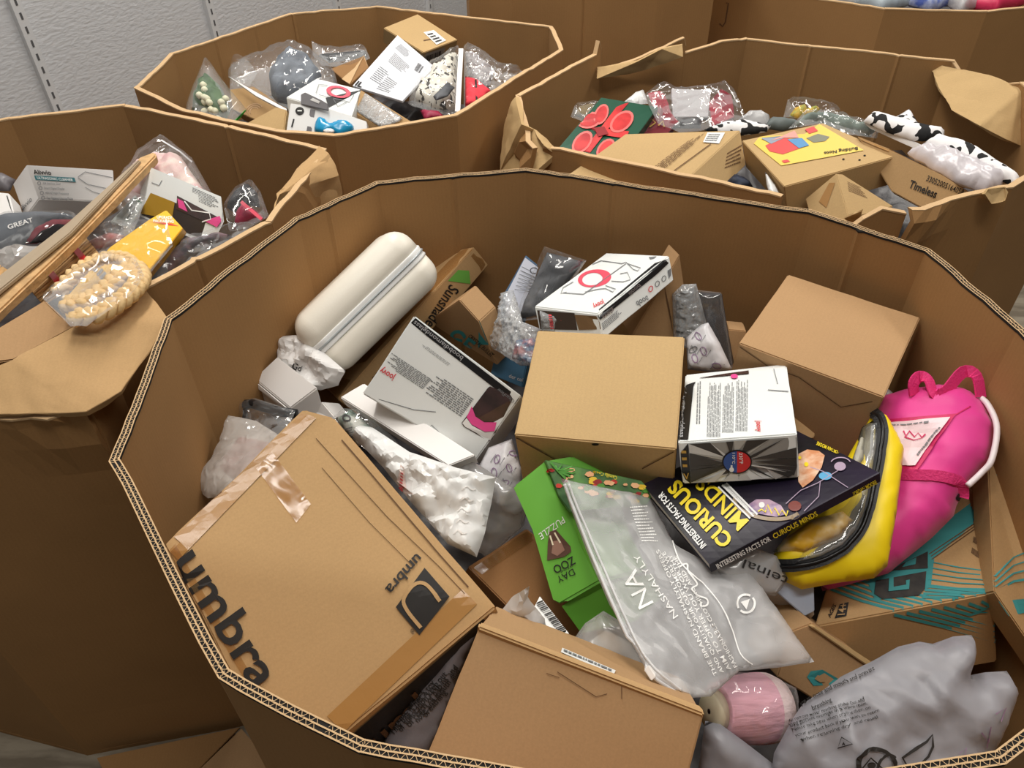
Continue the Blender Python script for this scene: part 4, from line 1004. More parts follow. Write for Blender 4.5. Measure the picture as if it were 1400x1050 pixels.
# dark book with yellow title
DARKCOV = mat('midnight_cover', (14, 13, 20), rough=.38, spec=.35, col2=(32, 22, 46), vscale=7)
t = T('book', 'dark glossy paperback with a yellow title and space pictures, lying on the yellow pouch', 'book')
bk = [(879, 662, .795), (969.5, 771, .785), (1202, 646, .885), (1062, 575, .785)]
P4 = W3(bk); nb = newell(P4); nb = nb if nb.dot(CAM - P4[0]) > 0 else -nb
def bilin(n=14):
    V = []
    for j in range(n + 1):
        for i in range(n + 1):
            u, v = i / n, j / n; V.append((P4[0] * (1 - u) + P4[1] * u) * (1 - v) + (P4[3] * (1 - u) + P4[2] * u) * v)
    return V
def slabsurf(name, h0, h1, inset, mt, label=None, n=14, parent=None):
    base = bilin(n); c = sum(P4, Vector()) / 4; m = (n + 1) ** 2
    sc = lambda v: c + (v - c) * (1 - inset)
    V = [sc(v) - nb * h0 for v in base] + [sc(v) - nb * h1 for v in base]; Fc = []
    for j in range(n):
        for i in range(n):
            k = j * (n + 1) + i; q = [k, k + 1, k + n + 2, k + n + 1]; Fc += [q, [x + m for x in q][::-1]]
    loop = [i for i in range(n + 1)] + [j * (n + 1) + n for j in range(1, n + 1)] + [n * (n + 1) + i for i in range(n - 1, -1, -1)] + [j * (n + 1) for j in range(n - 1, 0, -1)]
    for a, b in zip(loop, loop[1:] + loop[:1]): Fc.append([a, a + m, b + m, b])
    return t.part(name, V, Fc, mt, label=label, parent=parent)
cov = slabsurf('cover', 0, .0012, 0, DARKCOV)
slabsurf('pages', .0013, .0125, .012, mat('page_block', (196, 188, 178), rough=.9))
slabsurf('back_cover', .0126, .0138, 0, DARKCOV)
# spine along the front edge b-c
a_, b_ = P4[1], P4[2]; o_ = (b_ - a_).cross(nb).normalized() * .0012
if o_.dot(a_ - sum(P4, Vector()) / 4) < 0: o_ = -o_
sp = t.part('spine', [a_ + o_, b_ + o_, b_ + o_ - nb * .0138, a_ + o_ - nb * .0138, a_ - o_, b_ - o_, b_ - o_ - nb * .0138, a_ - o_ - nb * .0138], [[0, 1, 2, 3], [7, 6, 5, 4], [0, 4, 5, 1], [2, 6, 7, 3], [0, 3, 7, 4], [1, 5, 6, 2]], DARKCOV)
t.surf(sp)

t.surf(sp)
rtext('INTERESTING FACTS FOR', (981, 777), (1054, 738), 7, WHITEINK, .02, .0012)
rtext('CURIOUS MINDS', (1058, 736), (1118, 704), 7, YELLOWINK, .02, .0012)
rtext('JORDAN MOORE', (1167, 678), (1199, 660.5), 6, YELLOWINK, .02, .0012)
t.surf(cov)
rtext('INTERESTING FACTS FOR', (966, 746), (905, 673), 9, WHITEINK, .03)
rtext('CURIOUS', (1003, 738), (926, 656), 21, YELLOWINK, .035)
rtext('MINDS', (1024, 713), (964, 651), 21, YELLOWINK, .02)
fineprint(t, [(1032, 707), (1037, 703), (990, 659), (984, 663)], 1, WHITEINK, seed=2, fill=.9, wl=(.05, .1)) 
for k in range(3): stroke(t, 'small_white_print', [(1026 + k * 5, 710 - k * 2.5), (982 + k * 5.5, 667 - k * 2.5)], 2.4, WHITEINK, .0022)
stroke(t, 'blurb_print', circ(1050, 690, 46, 20, 8, 20, 20, 190), 5, mat('tan_print', (150, 130, 104), rough=.3), .0016)
poly(t, 'fish_picture', [(1022, 692), (1034, 684), (1052, 684), (1068, 692), (1076, 704), (1062, 708), (1040, 704), (1026, 700)], mat('purple_print', (128, 104, 142), rough=.3, col2=(190, 160, 180), vscale=60), .0018)
poly(t, 'fish_eye', circ(1042, 692, 4), WHITEINK, .0026)
poly(t, 'face_picture', [(1092, 622), (1104, 616), (1120, 618), (1128, 624), (1124, 640), (1112, 658), (1098, 668), (1092, 660), (1091, 640)], mat('orange_print', (206, 140, 98), rough=.3, col2=(230, 196, 168), vscale=60), .0018, label='orange animal face picture')
poly(t, 'eye_print', circ(1103, 637, 3), YELLOWINK, .0028); poly(t, 'eye_print', circ(1094, 628, 2.2), YELLOWINK, .0028)
poly(t, 'planet_print', circ(1129, 652, 9, 5.5), mat('blue_print', (96, 170, 214), rough=.3), .0018); poly(t, 'planet_print', circ(1149, 639, 8, 6), mat('lilac_print', (176, 156, 178), rough=.3), .0018)
poly(t, 'planet_print', circ(1087, 693, 9, 7), mat('rust_print', (120, 50, 40), rough=.3), .0018)
stroke(t, 'orbit_print', circ(1150, 636, 14, 9, 0, 12, 200, 340), 1.4, mat('lilac_print', (176, 156, 178)), .002)
for q in ([(1075, 690), (1095, 672), (1118, 662), (1130, 655), (1146, 645)], [(1100, 700), (1120, 680), (1122, 660)], [(1108, 640), (1126, 646), (1160, 668)]): stroke(t, 'swirl_print', q, 1, mat('lilac_print', (176, 156, 178)), .002)
rtext('JORDAN MOORE', (1148, 618), (1118, 605), 5, YELLOWINK, .02)
stroke(t, 'yellow_script', [(1037, 701), (1042, 698), (1047, 702), (1050, 692), (1056, 704), (1060, 696), (1066, 706), (1070, 699), (1076, 707), (1078, 700)], 2, YELLOWINK, .0028)
t.done()

# clear bag with black lettering under the book
t = T('poly_bag', 'clear bag with black lettering between the dark book and the pale blue paperback', 'bag')
bag(t, 'film', [(975, 775, .765), (1030, 748, .775), (1062, 760, .765), (1078, 792, .74), (1060, 815, .73), (1010, 805, .745)], .006, film('cloudy_film', haze=.38), wr=.004, seed=21)
t.surf(); rtext('teinal', (1078, 790), (1018, 765), 12, BLACKINK, .0)
t.done()

# yellow pouch with black zip
YEL = mat('yellow_vinyl', (244, 214, 20), rough=.42, spec=.5, bump=.15, bscale=40)
t = T('pouch', 'yellow pouch with clear top and black zip, between dark book and pink backpack', 'pouch')
yb = bag(t, 'yellow_side', [(1195, 562, 0.815), (1212, 572, 0.815), (1236, 614, 0.810), (1226, 700, 0.785), (1213, 774, 0.750), (1194, 791, 0.740), (1150, 796, 0.735), (1096, 806, 0.730), (1072, 795, 0.730), (1052, 766, 0.745), (1100, 700, 0.785), (1150, 640, 0.805)], .022, YEL, wr=.004, wf=9, seed=22, edge=.03, back=.5)
t.surf(yb)
zp = [(1050, 770), (1085, 772), (1120, 765), (1150, 750), (1172, 728), (1184, 700), (1193, 660), (1202, 615), (1206, 585), (1200, 569), (1190, 566)]
zs = [t.hit(p.x, p.y, .0035) for p in smoothpts([Vector(q + (0,)) for q in zp], 5)]
ribbon(t, 'zip_tape', zs, .0165, .004, mat('black_zip_tape', (26, 26, 28), rough=.5, bump=.4, bscale=300), sm=0)
tube(t, 'zip_coil', [q + TOCAM * .003 for q in zs], .0028, mat('black_coil', (18, 18, 20), rough=.3), sides=6)
inn = [t.hit(x, y, .003) for x, y in ((1052, 765), (1085, 766), (1118, 758), (1146, 744), (1165, 724), (1176, 698), (1184, 658), (1194, 610), (1197, 580), (1190, 568), (1160, 576), (1110, 600), (1080, 640), (1040, 700), (1035, 740))]
bag(t, 'lining', [q - TOCAM * .001 for q in inn], .003, mat('grey_lining', (132, 126, 104), rough=.6, col2=(88, 80, 60), vscale=14), wr=.004, wf=14, seed=23, edge=.02)
bag(t, 'contents', [t.hit(x, y, .004) for x, y in ((1060, 758), (1100, 754), (1145, 738), (1165, 712), (1150, 700), (1110, 712), (1070, 735))], .012, mat('white_yellow_pieces', (226, 220, 200), rough=.5, col2=(212, 164, 40), vscale=22), wr=.012, wf=26, seed=24, edge=.01)
bag(t, 'contents', [t.hit(x, y, .004) for x, y in ((1120, 640), (1150, 610), (1185, 582), (1180, 630), (1160, 660), (1130, 655))], .008, mat('pale_grey_piece', (170, 166, 150), rough=.4), wr=.008, wf=20, seed=25, edge=.01)
bag(t, 'clear_window', [q + TOCAM * .008 for q in inn], .004, film('window_vinyl', haze=.06, rough=.05, edge=.4, bump=.4, bscale=12), wr=.005, wf=9, seed=26, edge=.03, label='clear vinyl window')
t.done()

# pink backpack
PINK = mat('pink_nylon', (226, 58, 146), rough=.5, spec=.4, bump=.25, bscale=22, sheen=.2)
t = T('backpack', 'bright pink child backpack with a white piped edge and a framed card on its front', 'backpack')
pb = bag(t, 'body', [(1205, 548, .77), (1240, 538, .79), (1290, 532, .81), (1330, 538, .825), (1348, 552, .825), (1362, 585, .82), (1355, 628, .80), (1322, 664, .775), (1308, 692, .755), (1304, 706, .745), (1275, 735, .725), (1215, 785, .69), (1125, 809, .66), (1118, 790, .665), (1170, 700, .69), (1190, 600, .73)], .045, PINK, wr=.010, wf=7, seed=27, edge=.05, back=.3, res=.007)
t.surf()
def onp(pts, off, n=5): return [t.hit(p.x, p.y, off) for p in smoothpts([Vector(q + (0,)) for q in pts], n)]
tube(t, 'piping', smoothpts(W3([(1337, 541, .836), (1351, 554, .840), (1363, 585, .834), (1356, 628, .814), (1342, 646, .80), (1323, 664, .789)]), 6), .0042, mat('white_piping', (236, 226, 228), rough=.35), sides=8, label='white piped edge')
STR = mat('pink_webbing', (222, 50, 120), rough=.6, bump=.6, bscale=300)
ribbon(t, 'handle', [(1250, 540, .82), (1249, 524, .835), (1258, 515, .84), (1270, 521, .84), (1277, 538, .835), (1292, 536, .84), (1316, 509, .86), (1335, 514, .86), (1341, 543, .84)], .018, .0025, STR, nrm=(TOCAM + RT * .3).normalized(), sm=4)
ribbon(t, 'strap', onp([(1226, 650), (1265, 650), (1300, 654), (1312, 662), (1314, 680)], .003), .015, .003, STR, sm=0)
fr = [(1204, 576), (1305, 568), (1256, 642), (1222, 642)]
poly(t, 'card_frame', fr, mat('magenta_binding', (206, 30, 96), rough=.5), .002)
n_ = 12
decal(t, 'card_frame', [(1224, 644), (1254, 644), (1307, 567), (1203, 575)], MC['magenta_binding'], (10, 10), .0030)
decal(t, 'card', [(1228, 639), (1252, 639), (1299, 573), (1208, 580)], mat('pale_pink_card', (238, 212, 218), rough=.4), (10, 10), .0055, label='pale framed card'); t.cur = t.parts[-1]
stroke(t, 'card_script', [(1236, 592), (1240, 599), (1246, 592), (1251, 600), (1257, 594), (1262, 601), (1268, 596)], 2.2, mat('magenta_binding', (206, 30, 96)), .0068)
stroke(t, 'card_script', [(1238, 600), (1250, 604), (1262, 602)], 1.2, MC['magenta_binding'], .0068)
fineprint(t, [(1214, 586), (1290, 580), (1291, 577), (1214, 583)], 1, GREYINK, seed=2, fill=.5, off=.0068); fineprint(t, [(1258, 627), (1290, 584), (1286, 583), (1254, 625)], 1, GREYINK, seed=4, fill=.6, off=.0068)
t.cur = None
stroke(t, 'seam', [(1306, 568), (1325, 557), (1342, 548)], 1.6, mat('magenta_binding', (206, 30, 96)), .0015)
poly(t, 'buckle', circ(1318, 678, 12, 7, -20), mat('black_plastic', (28, 30, 34)), .001)
t.done()
t = T('poly_bag', 'scrap of white bag between the right carton and the pink backpack', 'bag')
bag(t, 'film', [(1205, 545, .78), (1212, 530, .79), (1220, 536, .785), (1219, 545, .775)], .006, MILKY, wr=.002, seed=4); t.done()

# yarn cone
t = T('yarn_cone', 'cone of pale pink yarn in clear plastic, at the lower edge of the picture', 'yarn')
A0 = at(980, 972, .705); A1 = at(1066, 966, .675); ax = (A1 - A0).normalized(); e1 = ax.cross(Vector((0, 0, 1))).normalized(); e2 = ax.cross(e1)
def lathe(name, prof, mt, n=36, **k):
    V = []; Fc = []
    for (s, r) in prof:
        for i in range(n):
            a = 2 * math.pi * i / n; V.append(A0 + (A1 - A0) * s + (e1 * math.cos(a) + e2 * math.sin(a)) * r)
    for j in range(len(prof) - 1):
        for i in range(n): Fc.append([j * n + i, j * n + (i + 1) % n, (j + 1) * n + (i + 1) % n, (j + 1) * n + i])
    return t.part(name, V, Fc, mt, smooth=True, **k)
YARN = mat('pink_yarn', (224, 170, 186), rough=.8, bump=1.0, bscale=160, stretch=(.15, 1, 1), var=.15, vscale=90)
lathe('yarn', [(0, .012), (0, .026)] + [(u / 90, .030 + .010 * math.sin(u / 90 * 2.4) + .0005 * (u % 2)) for u in range(0, 64)], YARN)
lathe('pale_yarn', [(.7, .0405), (.8, .040), (.95, .034), (1.05, .018), (1.07, .004)], mat('cream_yarn', (226, 204, 204), rough=.8, bump=1.0, bscale=160, stretch=(.15, 1, 1)))
lathe('core', [(-.12, .003), (-.12, .020), (0, .024), (.02, .012), (.3, .012)], mat('card_core', (196, 186, 160), rough=.6))
bag(t, 'film', [(960, 960, .70), (968, 930, .72), (1000, 918, .735), (1050, 922, .73), (1088, 940, .71), (1092, 975, .69), (1070, 1010, .68), (1020, 1022, .68), (975, 1000, .69)], .030, CLEAR2, wr=.008, wf=26, seed=28, edge=.03)
t.done()
t = T('poly_bag', 'large grey translucent bag with a black eye emblem, in the lower right corner', 'bag')
bag(t, 'film', [(1050, 1085, .66), (1058, 1030, .70), (1082, 985, .725), (1098, 962, .73), (1150, 925, .745), (1200, 900, .755), (1228, 884, .76), (1256, 877, .765), (1274, 880, .765), (1302, 870, .775), (1327, 868, .77), (1328, 890, .755), (1318, 924, .74), (1345, 919, .75), (1375, 917, .745), (1387, 946, .735), (1372, 990, .72), (1348, 1040, .70), (1330, 1090, .68), (1180, 1110, .67)], .04, GREYFILM, wr=.018, wf=7, seed=29, edge=.06, res=.0065)
t.surf()
rtext('ling to nose and mouth and prevent', (1094, 966), (1198, 918), 6, BLACKINK, .01, .003)
rtext('breathing', (1113, 973), (1139, 961), 6, BLACKINK, .01, .003)
for i, (s_, x, y, l) in enumerate((('To remove never reaching shake out and', 1080, 990, 106), ('hang garment overnight in a warm room.', 1082, 995, 108), ('Please take note when trying them on', 1086, 1001, 108), ('your product back if you wish to return', 1090, 1008, 118), ('when returning dry and reseal', 1097, 1014, 108))):
    rtext(s_, (x, y), (x + l * .95, y - l * .30), 4.6, BLACKINK, .005, .003)
stroke(t, 'triangle_mark', [(1147, 1022), (1152, 1008), (1166, 1017)], 1.8, BLACKINK, .003, closed=True); rtext('4', (1154, 1020), (1158, 1018), 5, BLACKINK, .02, .0035)
stroke(t, 'eye_emblem', circ(1197, 1046, 25, 21, 15, 28), 5, BLACKINK, .003, closed=True, label='black eye emblem')
stroke(t, 'eye_emblem', [(1176, 1050), (1188, 1034), (1206, 1052)], 2.2, BLACKINK, .003); poly(t, 'eye_emblem', circ(1189, 1046, 6, 5), BLACKINK, .0035); stroke(t, 'eye_emblem', circ(1212, 1052, 14, 20, 10, 16, 150, 300), 4, BLACKINK, .003)
stroke(t, 'pointed_emblem', [(1232, 1036), (1250, 1024), (1266, 1014), (1274, 1004), (1274, 1020), (1268, 1034), (1252, 1050), (1238, 1046)], 3.5, BLACKINK, .003, closed=True)
for q in ([(1360, 975), (1372, 968), (1366, 985)], [(1340, 1000), (1350, 1012), (1352, 992), (1346, 1022)], [(1310, 1030), (1320, 1022), (1316, 1040), (1328, 1034)]): stroke(t, 'mauve_print', q, 1.6, mat('mauve_ink', (146, 118, 150)), .003)
t.done()
t = T('poly_bag', 'smooth grey translucent bag at the bottom edge, right of the nearest carton', 'bag')
bag(t, 'film', [(964, 985, .72), (985, 990, .72), (1010, 1008, .71), (1058, 1045, .68), (1060, 1085, .66), (950, 1085, .66)], .02, GREYFILM, wr=.006, wf=12, seed=30); t.done()
# ------------------------------------------------------------------ left bin contents
def O(pts, z, k=0.0):
    ym = sum(p[1] for p in pts) / len(pts)
    return [(p[0], p[1], (p[2] if len(p) > 2 else z + k * (ym - p[1]))) for p in pts]
def soft(name, label, cat, parts, group=None):
    t = T(name, label, cat, group)
    for (pn, pts, z, th, mt, kw) in parts:
        kk = dict(kw); k = kk.pop('k', .0007); bag(t, pn, O(pts, z, k), th, mt, **kk)
    return t
K = .0007
t = T('device_box', 'white carton with a teal title bar and a line drawing, in the left bin', 'box')
prism(t, 'body', [(53, 272, .87), (157, 276, .865), (155, 232, .915), (36, 225, .925)], .07, MATTE_WHITE, bev=.0015, vec=at(34, 297, .82) - at(53, 272, .87)); t.surf()
text(t, 'Alivvio', (47, 238), (71, 239), (45, 232), BLACKINK, bold=.02)
decal(t, 'title_bar', [(49, 246), (104, 249), (102, 243), (47, 240)], mat('teal_title', (64, 116, 122), rough=.4), (3, 1)); t.cur = t.parts[-1]; text(t, 'ULTRASONIC CLEANER', (52, 245), (101, 248), (51, 241.5), WHITEINK, bold=.01, off=.002)
t.cur = None
for i, s_ in enumerate(('304 Stainless Steel', 'Smart Digital Display', '40KHZ High Frequency', 'Four Optional Cleaning Modes')):
    y = 252 + i * 6.6; stroke(t, 'icon_ring', circ(54 + i * 1.8, y - 1.4, 2.2), .7, GREYINK, closed=True); text(t, s_, (59 + i * 1.8, y), (59 + i * 1.8 + 24 + 4 * i, y + 1), (59 + i * 1.8, y - 3), GREYINK, bold=0)
stroke(t, 'device_outline', [(107, 242), (117, 235), (154, 243)], .8, GREYINK); stroke(t, 'device_outline', [(107, 243), (120, 252), (152, 259)], .8, GREYINK); stroke(t, 'device_outline', [(117, 256), (127, 262), (140, 266)], .7, GREYINK)
text(t, '|Alivvio', (28, 292), (45, 274), (25, 286), GREYINK, bold=0) ; t.done()
t = T('device_box', 'white box with a blue corner at the left edge of the picture', 'box')
prism(t, 'body', O([(-25, 302), (20, 295), (12, 264), (-25, 260)], .87, K), .04, MATTE_WHITE); t.surf()
stroke(t, 'black_line', [(10, 268), (18, 296)], 1.4, BLACKINK); decal(t, 'blue_corner', [(-20, 304), (1, 300), (-2, 284), (-20, 284)], mat('blue_print2', (40, 120, 190)), (2, 2)); t.done()
t = soft('cap', 'slate blue cap with a maroon lining and white arched lettering, under the drawing carton', 'hat',
  [('crown', [(-20, 340), (-12, 306), (20, 296), (60, 293), (100, 296), (104, 304), (60, 316), (34, 336), (10, 350), (-15, 352)], .865, .03, mat('slate_cloth', (84, 90, 98), rough=.7, bump=.3), dict(wr=.003, wf=10)),
   ('lining', [(34, 334), (48, 312), (72, 300), (104, 300), (100, 312), (70, 322), (50, 334)], .885, .012, mat('maroon_cloth', (116, 44, 54), rough=.7), dict(wr=.002)),
   ('inside', [(40, 333), (56, 316), (78, 306), (96, 308), (70, 330)], .895, .002, mat('black_inside', (16, 10, 12), rough=.9), dict(wr=.001))])
t.surf(); rtext('GREAT', (12, 314), (46, 303), 6, WHITEINK, .02, .002)
bag(t, 'film', O([(-25, 350), (-18, 300), (20, 290), (100, 290), (110, 300), (60, 340), (20, 365)], .885, K), .02, CLEAR, wr=.005, seed=2); t.done()
t = soft('poly_bag', 'crinkled silvery clear bag at the left edge, below the slate cap', 'bag', [('film', [(-25, 352), (20, 336), (62, 338), (90, 350), (60, 365), (20, 378), (-20, 376)], .89, .02, film('silver_film'), dict(wr=.010, wf=26, res=.007))]); t.done()
# bundles of thin sticks tied with red ribbon
def bundle(label, px, n, seed, zz):
    t = T('stick_bundle', label, 'sticks', 'bundles of thin sticks')
    rnd = random.Random(seed); V = []; Fc = []
    (x0, y0), (x1, y1), w0, w1 = px; dx, dy = x1 - x0, y1 - y0; L = math.hypot(dx, dy); nx_, ny_ = -dy / L, dx / L
    for i in range(n):
        s_ = (i / (n - 1) - .5); zo = rnd.uniform(-.006, .006) - abs(s_) * .02
        a = at(x0 + nx_ * s_ * w0, y0 + ny_ * s_ * w0, zz + zo); b = at(x1 + nx_ * s_ * w1, y1 + ny_ * s_ * w1, zz + .02 + zo)
        d = (b - a).normalized(); e = d.cross(Vector((0, 0, 1))).normalized() * .0016; f = e.cross(d)
        k = len(V); V += [a + e, a + f, a - e, a - f, b + e, b + f, b - e, b - f]
        Fc += [[k, k + 1, k + 5, k + 4], [k + 1, k + 2, k + 6, k + 5], [k + 2, k + 3, k + 7, k + 6], [k + 3, k, k + 4, k + 7], [k + 4, k + 5, k + 6, k + 7]]
    t.part('sticks', V, Fc, mat('bamboo_sticks', (206, 164, 108), rough=.6, var=.2, vscale=60), kind='stuff')
    for u in (.35, .8):
        cx, cy, w = x0 + dx * u, y0 + dy * u, (w0 + (w1 - w0) * u) / 2
        ribbon(t, 'red_ribbon', [at(cx + nx_ * w * q, cy + ny_ * w * q, zz + .02 * u + .012 - abs(q) * .012) for q in (-1.05, -.5, 0, .5, 1.05)], .010, .0015, mat('red_ribbon', (196, 44, 44), rough=.35))
    t.done()
bundle('thin pale sticks tied with red ribbon, left of the braided loops', ((48, 404), (128, 338), 34, 60), 46, 1, .885)
bundle('thin pale sticks with red ribbon at the left edge of the picture', ((-30, 440), (14, 372), 26, 36), 26, 2, .885)
t = T('foam_strip', 'long tan foam edge strip lying diagonally across the left bin', 'strip')
prism(t, 'foam', [(-30, 398, .945), (-12, 436, .935), (100, 330, .95), (214, 212, .965), (211, 207, .965), (190, 216, .965), (95, 305, .955)], .018, mat('tan_foam', (212, 172, 122), rough=.9, bump=1.0, bscale=120, var=.2, vscale=60), bev=.003, sub=2, amp=.002)
prism(t, 'grey_skin', [(-30, 398, .952), (-22, 414, .95), (96, 318, .962), (192, 218, .971), (186, 219, .971), (92, 304, .962)], .008, mat('grey_foam_skin', (168, 150, 126), rough=.5), bev=.002)
t.done()
t = soft('plush_toy', 'pale pink and cream plush item in a clear zip bag, behind the small white carton', 'toy',
  [('plush', [(160, 262), (190, 228), (215, 214), (248, 215), (262, 236), (290, 275), (300, 292), (230, 270), (180, 285)], .90, .03, mat('cream_pink_plush', (232, 216, 206), rough=.9, col2=(222, 178, 178), vscale=28, bump=.6), dict(wr=.010, wf=20)),
   ('film', [(150, 270), (190, 215), (226, 188), (262, 215), (292, 268), (303, 292), (230, 280), (170, 300)], .91, .03, CLEAR, dict(wr=.006))])
t.surf(t.parts[1]); stroke(t, 'zip_line', [(220, 192), (246, 208), (262, 222)], 2, MILKY); t.done()
t = T('packaged_item', 'grey barcode pack in clear plastic beside the foam strip', 'packaged item')
prism(t, 'card', O([(150, 303), (174, 312), (196, 278), (184, 266)], .905, K), .006, mat('grey_green_card', (176, 184, 180), rough=.4)); t.surf()
barcode(t, [(158, 296), (176, 302), (188, 284), (176, 278)], 9, mt=BLACKINK); stroke(t, 'green_mark', [(184, 272), (194, 278)], 2, mat('dark_green', (20, 84, 50)))
bag(t, 'film', O([(140, 315), (148, 285), (176, 258), (200, 270), (190, 300), (178, 325)], .92, K), .014, CLEAR2, wr=.006, seed=5); t.done()
t = T('bottle_box', 'small white bottle carton with a pink item in its window, in the left bin', 'box')
prism(t, 'body', [(206, 262, .925), (307, 303, .915), (303, 268, .945), (207, 228, .955)], .06, SHEEN_WHITE, bev=.0015, vec=at(190, 296, .885) - at(206, 262, .925)); t.surf()
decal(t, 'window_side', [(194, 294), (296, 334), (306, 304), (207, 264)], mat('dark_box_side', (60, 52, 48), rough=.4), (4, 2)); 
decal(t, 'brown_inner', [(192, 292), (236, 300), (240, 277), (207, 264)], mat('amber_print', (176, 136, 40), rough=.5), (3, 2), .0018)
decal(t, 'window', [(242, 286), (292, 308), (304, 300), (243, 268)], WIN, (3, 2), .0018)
poly(t, 'pink_item', [(244, 272), (252, 276), (258, 290), (246, 284)], mat('hot_pink_plastic', (232, 82, 150)), .0028); poly(t, 'pink_item', [(280, 302), (302, 296), (304, 303), (298, 311)], MC['hot_pink_plastic'], .0028)
stroke(t, 'gloss_line', [(254, 276), (264, 288), (288, 292), (290, 300), (278, 304)], 1.6, WHITEINK, .0034)
fineprint(t, [(262, 272), (298, 288), (300, 272), (264, 256)], 8, GREYINK, seed=2); stroke(t, 'tuck_line', [(208, 250), (218, 254), (222, 247)], 1, GREYINK)
decal(t, 'dark_end', [(305, 302), (309, 308), (309, 278), (304, 269)], BB, (1, 2)); t.done()
t = soft('shoe_bag', 'black and hot pink shoes in clear plastic against the right wall of the left bin', 'shoes',
  [('black_shoe', [(310, 284), (322, 264), (340, 252), (352, 264), (356, 284), (336, 280), (322, 292)], .90, .025, mat('black_rubber', (40, 40, 44), rough=.4), dict(wr=.002)),
   ('pink_shoe', [(322, 292), (334, 278), (350, 288), (364, 298), (346, 306), (320, 314)], .89, .02, mat('dark_pink', (150, 24, 62), rough=.5), dict(wr=.003)),
   ('film', [(306, 284), (322, 260), (344, 246), (356, 262), (368, 296), (345, 310), (314, 318)], .91, .025, CLEAR, dict(wr=.006))])
ribbon(t, 'pink_trim', [at(330, 276, .925), at(344, 288, .92), at(358, 300, .915)], .006, .002, mat('coral_trim', (232, 90, 110)))
t.surf(); stroke(t, 'white_mark', [(338, 266), (341, 262), (344, 268), (348, 266)], 1.4, WHITEINK); t.done()
YB = mat('yellow_carton', (240, 186, 30), rough=.35, spec=.5)
t = T('yellow_box', 'yellow carton with a red corner in glossy clear film, in the left bin', 'box')
prism(t, 'body', [(95, 452, .93), (177, 404, .93), (250, 312, .945), (227, 287, .95), (204, 300, .95), (150, 338, .94), (84, 414, .93)], .03, YB, vec=at(186, 408, .90) - at(177, 404, .93)); t.surf()
poly(t, 'red_corner', [(203, 303), (249, 311), (227, 287.5)], mat('red_print', (226, 52, 48), rough=.4)); text(t, 'UPGRADE', (215, 300), (236, 301), (215, 296), WHITEINK, bold=.02, off=.002); text(t, 'PACKAGING', (210, 305), (238, 306), (210, 301), WHITEINK, bold=.02, off=.002)
text(t, '5IL', (124, 366), (144, 388), (131, 358), GREYINK, bold=.04)
bag(t, 'film', O([(92, 456), (178, 408), (236, 336), (228, 300), (190, 300), (146, 332), (80, 412)], .955, K), .010, CLEAR, wr=.008, wf=26, seed=8); t.done()
t = T('wicker_loop', 'braided pale wicker loops in clear plastic, lying on the yellow carton', 'wicker')
WICK = mat('pale_wicker', (222, 188, 134), rough=.6, bump=.6, bscale=200)
def braid(pts, z, r):
    P = smoothpts([at(x, y, z) for x, y in pts], 14)
    for s_ in range(3):
        V = []
        for i, p in enumerate(P):
            d = (P[min(i + 1, len(P) - 1)] - P[max(i - 1, 0)]).normalized(); e = d.cross(Vector((0, 0, 1))).normalized(); a = i * .42 + s_ * 2.094
            V.append(p + e * math.sin(a) * r + Vector((0, 0, 1)) * math.sin(2 * a) * r * .5)
        tube(t, 'braid_strand', V, r * .72, WICK, sides=6, flat=.8)
braid([(82, 398), (100, 376), (122, 360), (148, 352), (170, 354), (184, 366)], .972, .008)
braid([(88, 416), (116, 412), (146, 394), (168, 374), (182, 366), (191, 378), (186, 392), (164, 412), (132, 430), (100, 434)], .975, .010)
bag(t, 'film', O([(58, 408), (90, 380), (140, 346), (186, 354), (198, 378), (180, 402), (120, 446), (96, 446)], .985, .0), .012, CLEAR, wr=.008, wf=24, seed=9); t.done()
t = T('cardboard_box', 'kraft carton corner at the lower left edge of the left bin', 'box')
prism(t, 'body', [(-40, 500, .93), (18, 492, .93), (102, 447, .94), (61, 410, .955), (-40, 470, .955)], .05, KRAFT3, bev=.002); t.surf(); stroke(t, 'edge_crease', [(61, 412), (98, 448)], 1.2, BROWNINK); t.done()
t = soft('poly_bag', 'clear bag of dark mixed goods at the near right side of the left bin', 'bag',
  [('goods', [(226, 362), (250, 330), (300, 318), (316, 322), (270, 348), (232, 376)], .90, .02, mat('dark_mixed', (62, 60, 66), rough=.4, col2=(150, 120, 130), vscale=30), dict(wr=.008, wf=26)),
   ('film', [(214, 378), (236, 344), (262, 322), (318, 306), (352, 304), (330, 320), (280, 346), (228, 384)], .915, .02, CLEAR2, dict(wr=.010, wf=24))]); t.done()
t = soft('poly_bag', 'clear crumpled wrapping between the foam strip and the yellow carton', 'bag',
  [('item', [(120, 330), (150, 318), (172, 322), (166, 334), (130, 345)], .90, .012, mat('red_cream_item', (180, 150, 145)), dict(wr=.004)),
   ('film', [(105, 340), (130, 312), (165, 300), (186, 310), (178, 330), (140, 350)], .91, .02, CLEAR2, dict(wr=.010, wf=24, seed=3))]); t.done()
t = soft('poly_bag', 'grey crumpled bag in the back left of the left bin, behind the drawing carton', 'bag', [('film', [(-30, 262), (-20, 244), (10, 240), (22, 246), (14, 262)], .87, .02, mat('slate_poly', (112, 108, 112)), dict(wr=.008))]); t.done()
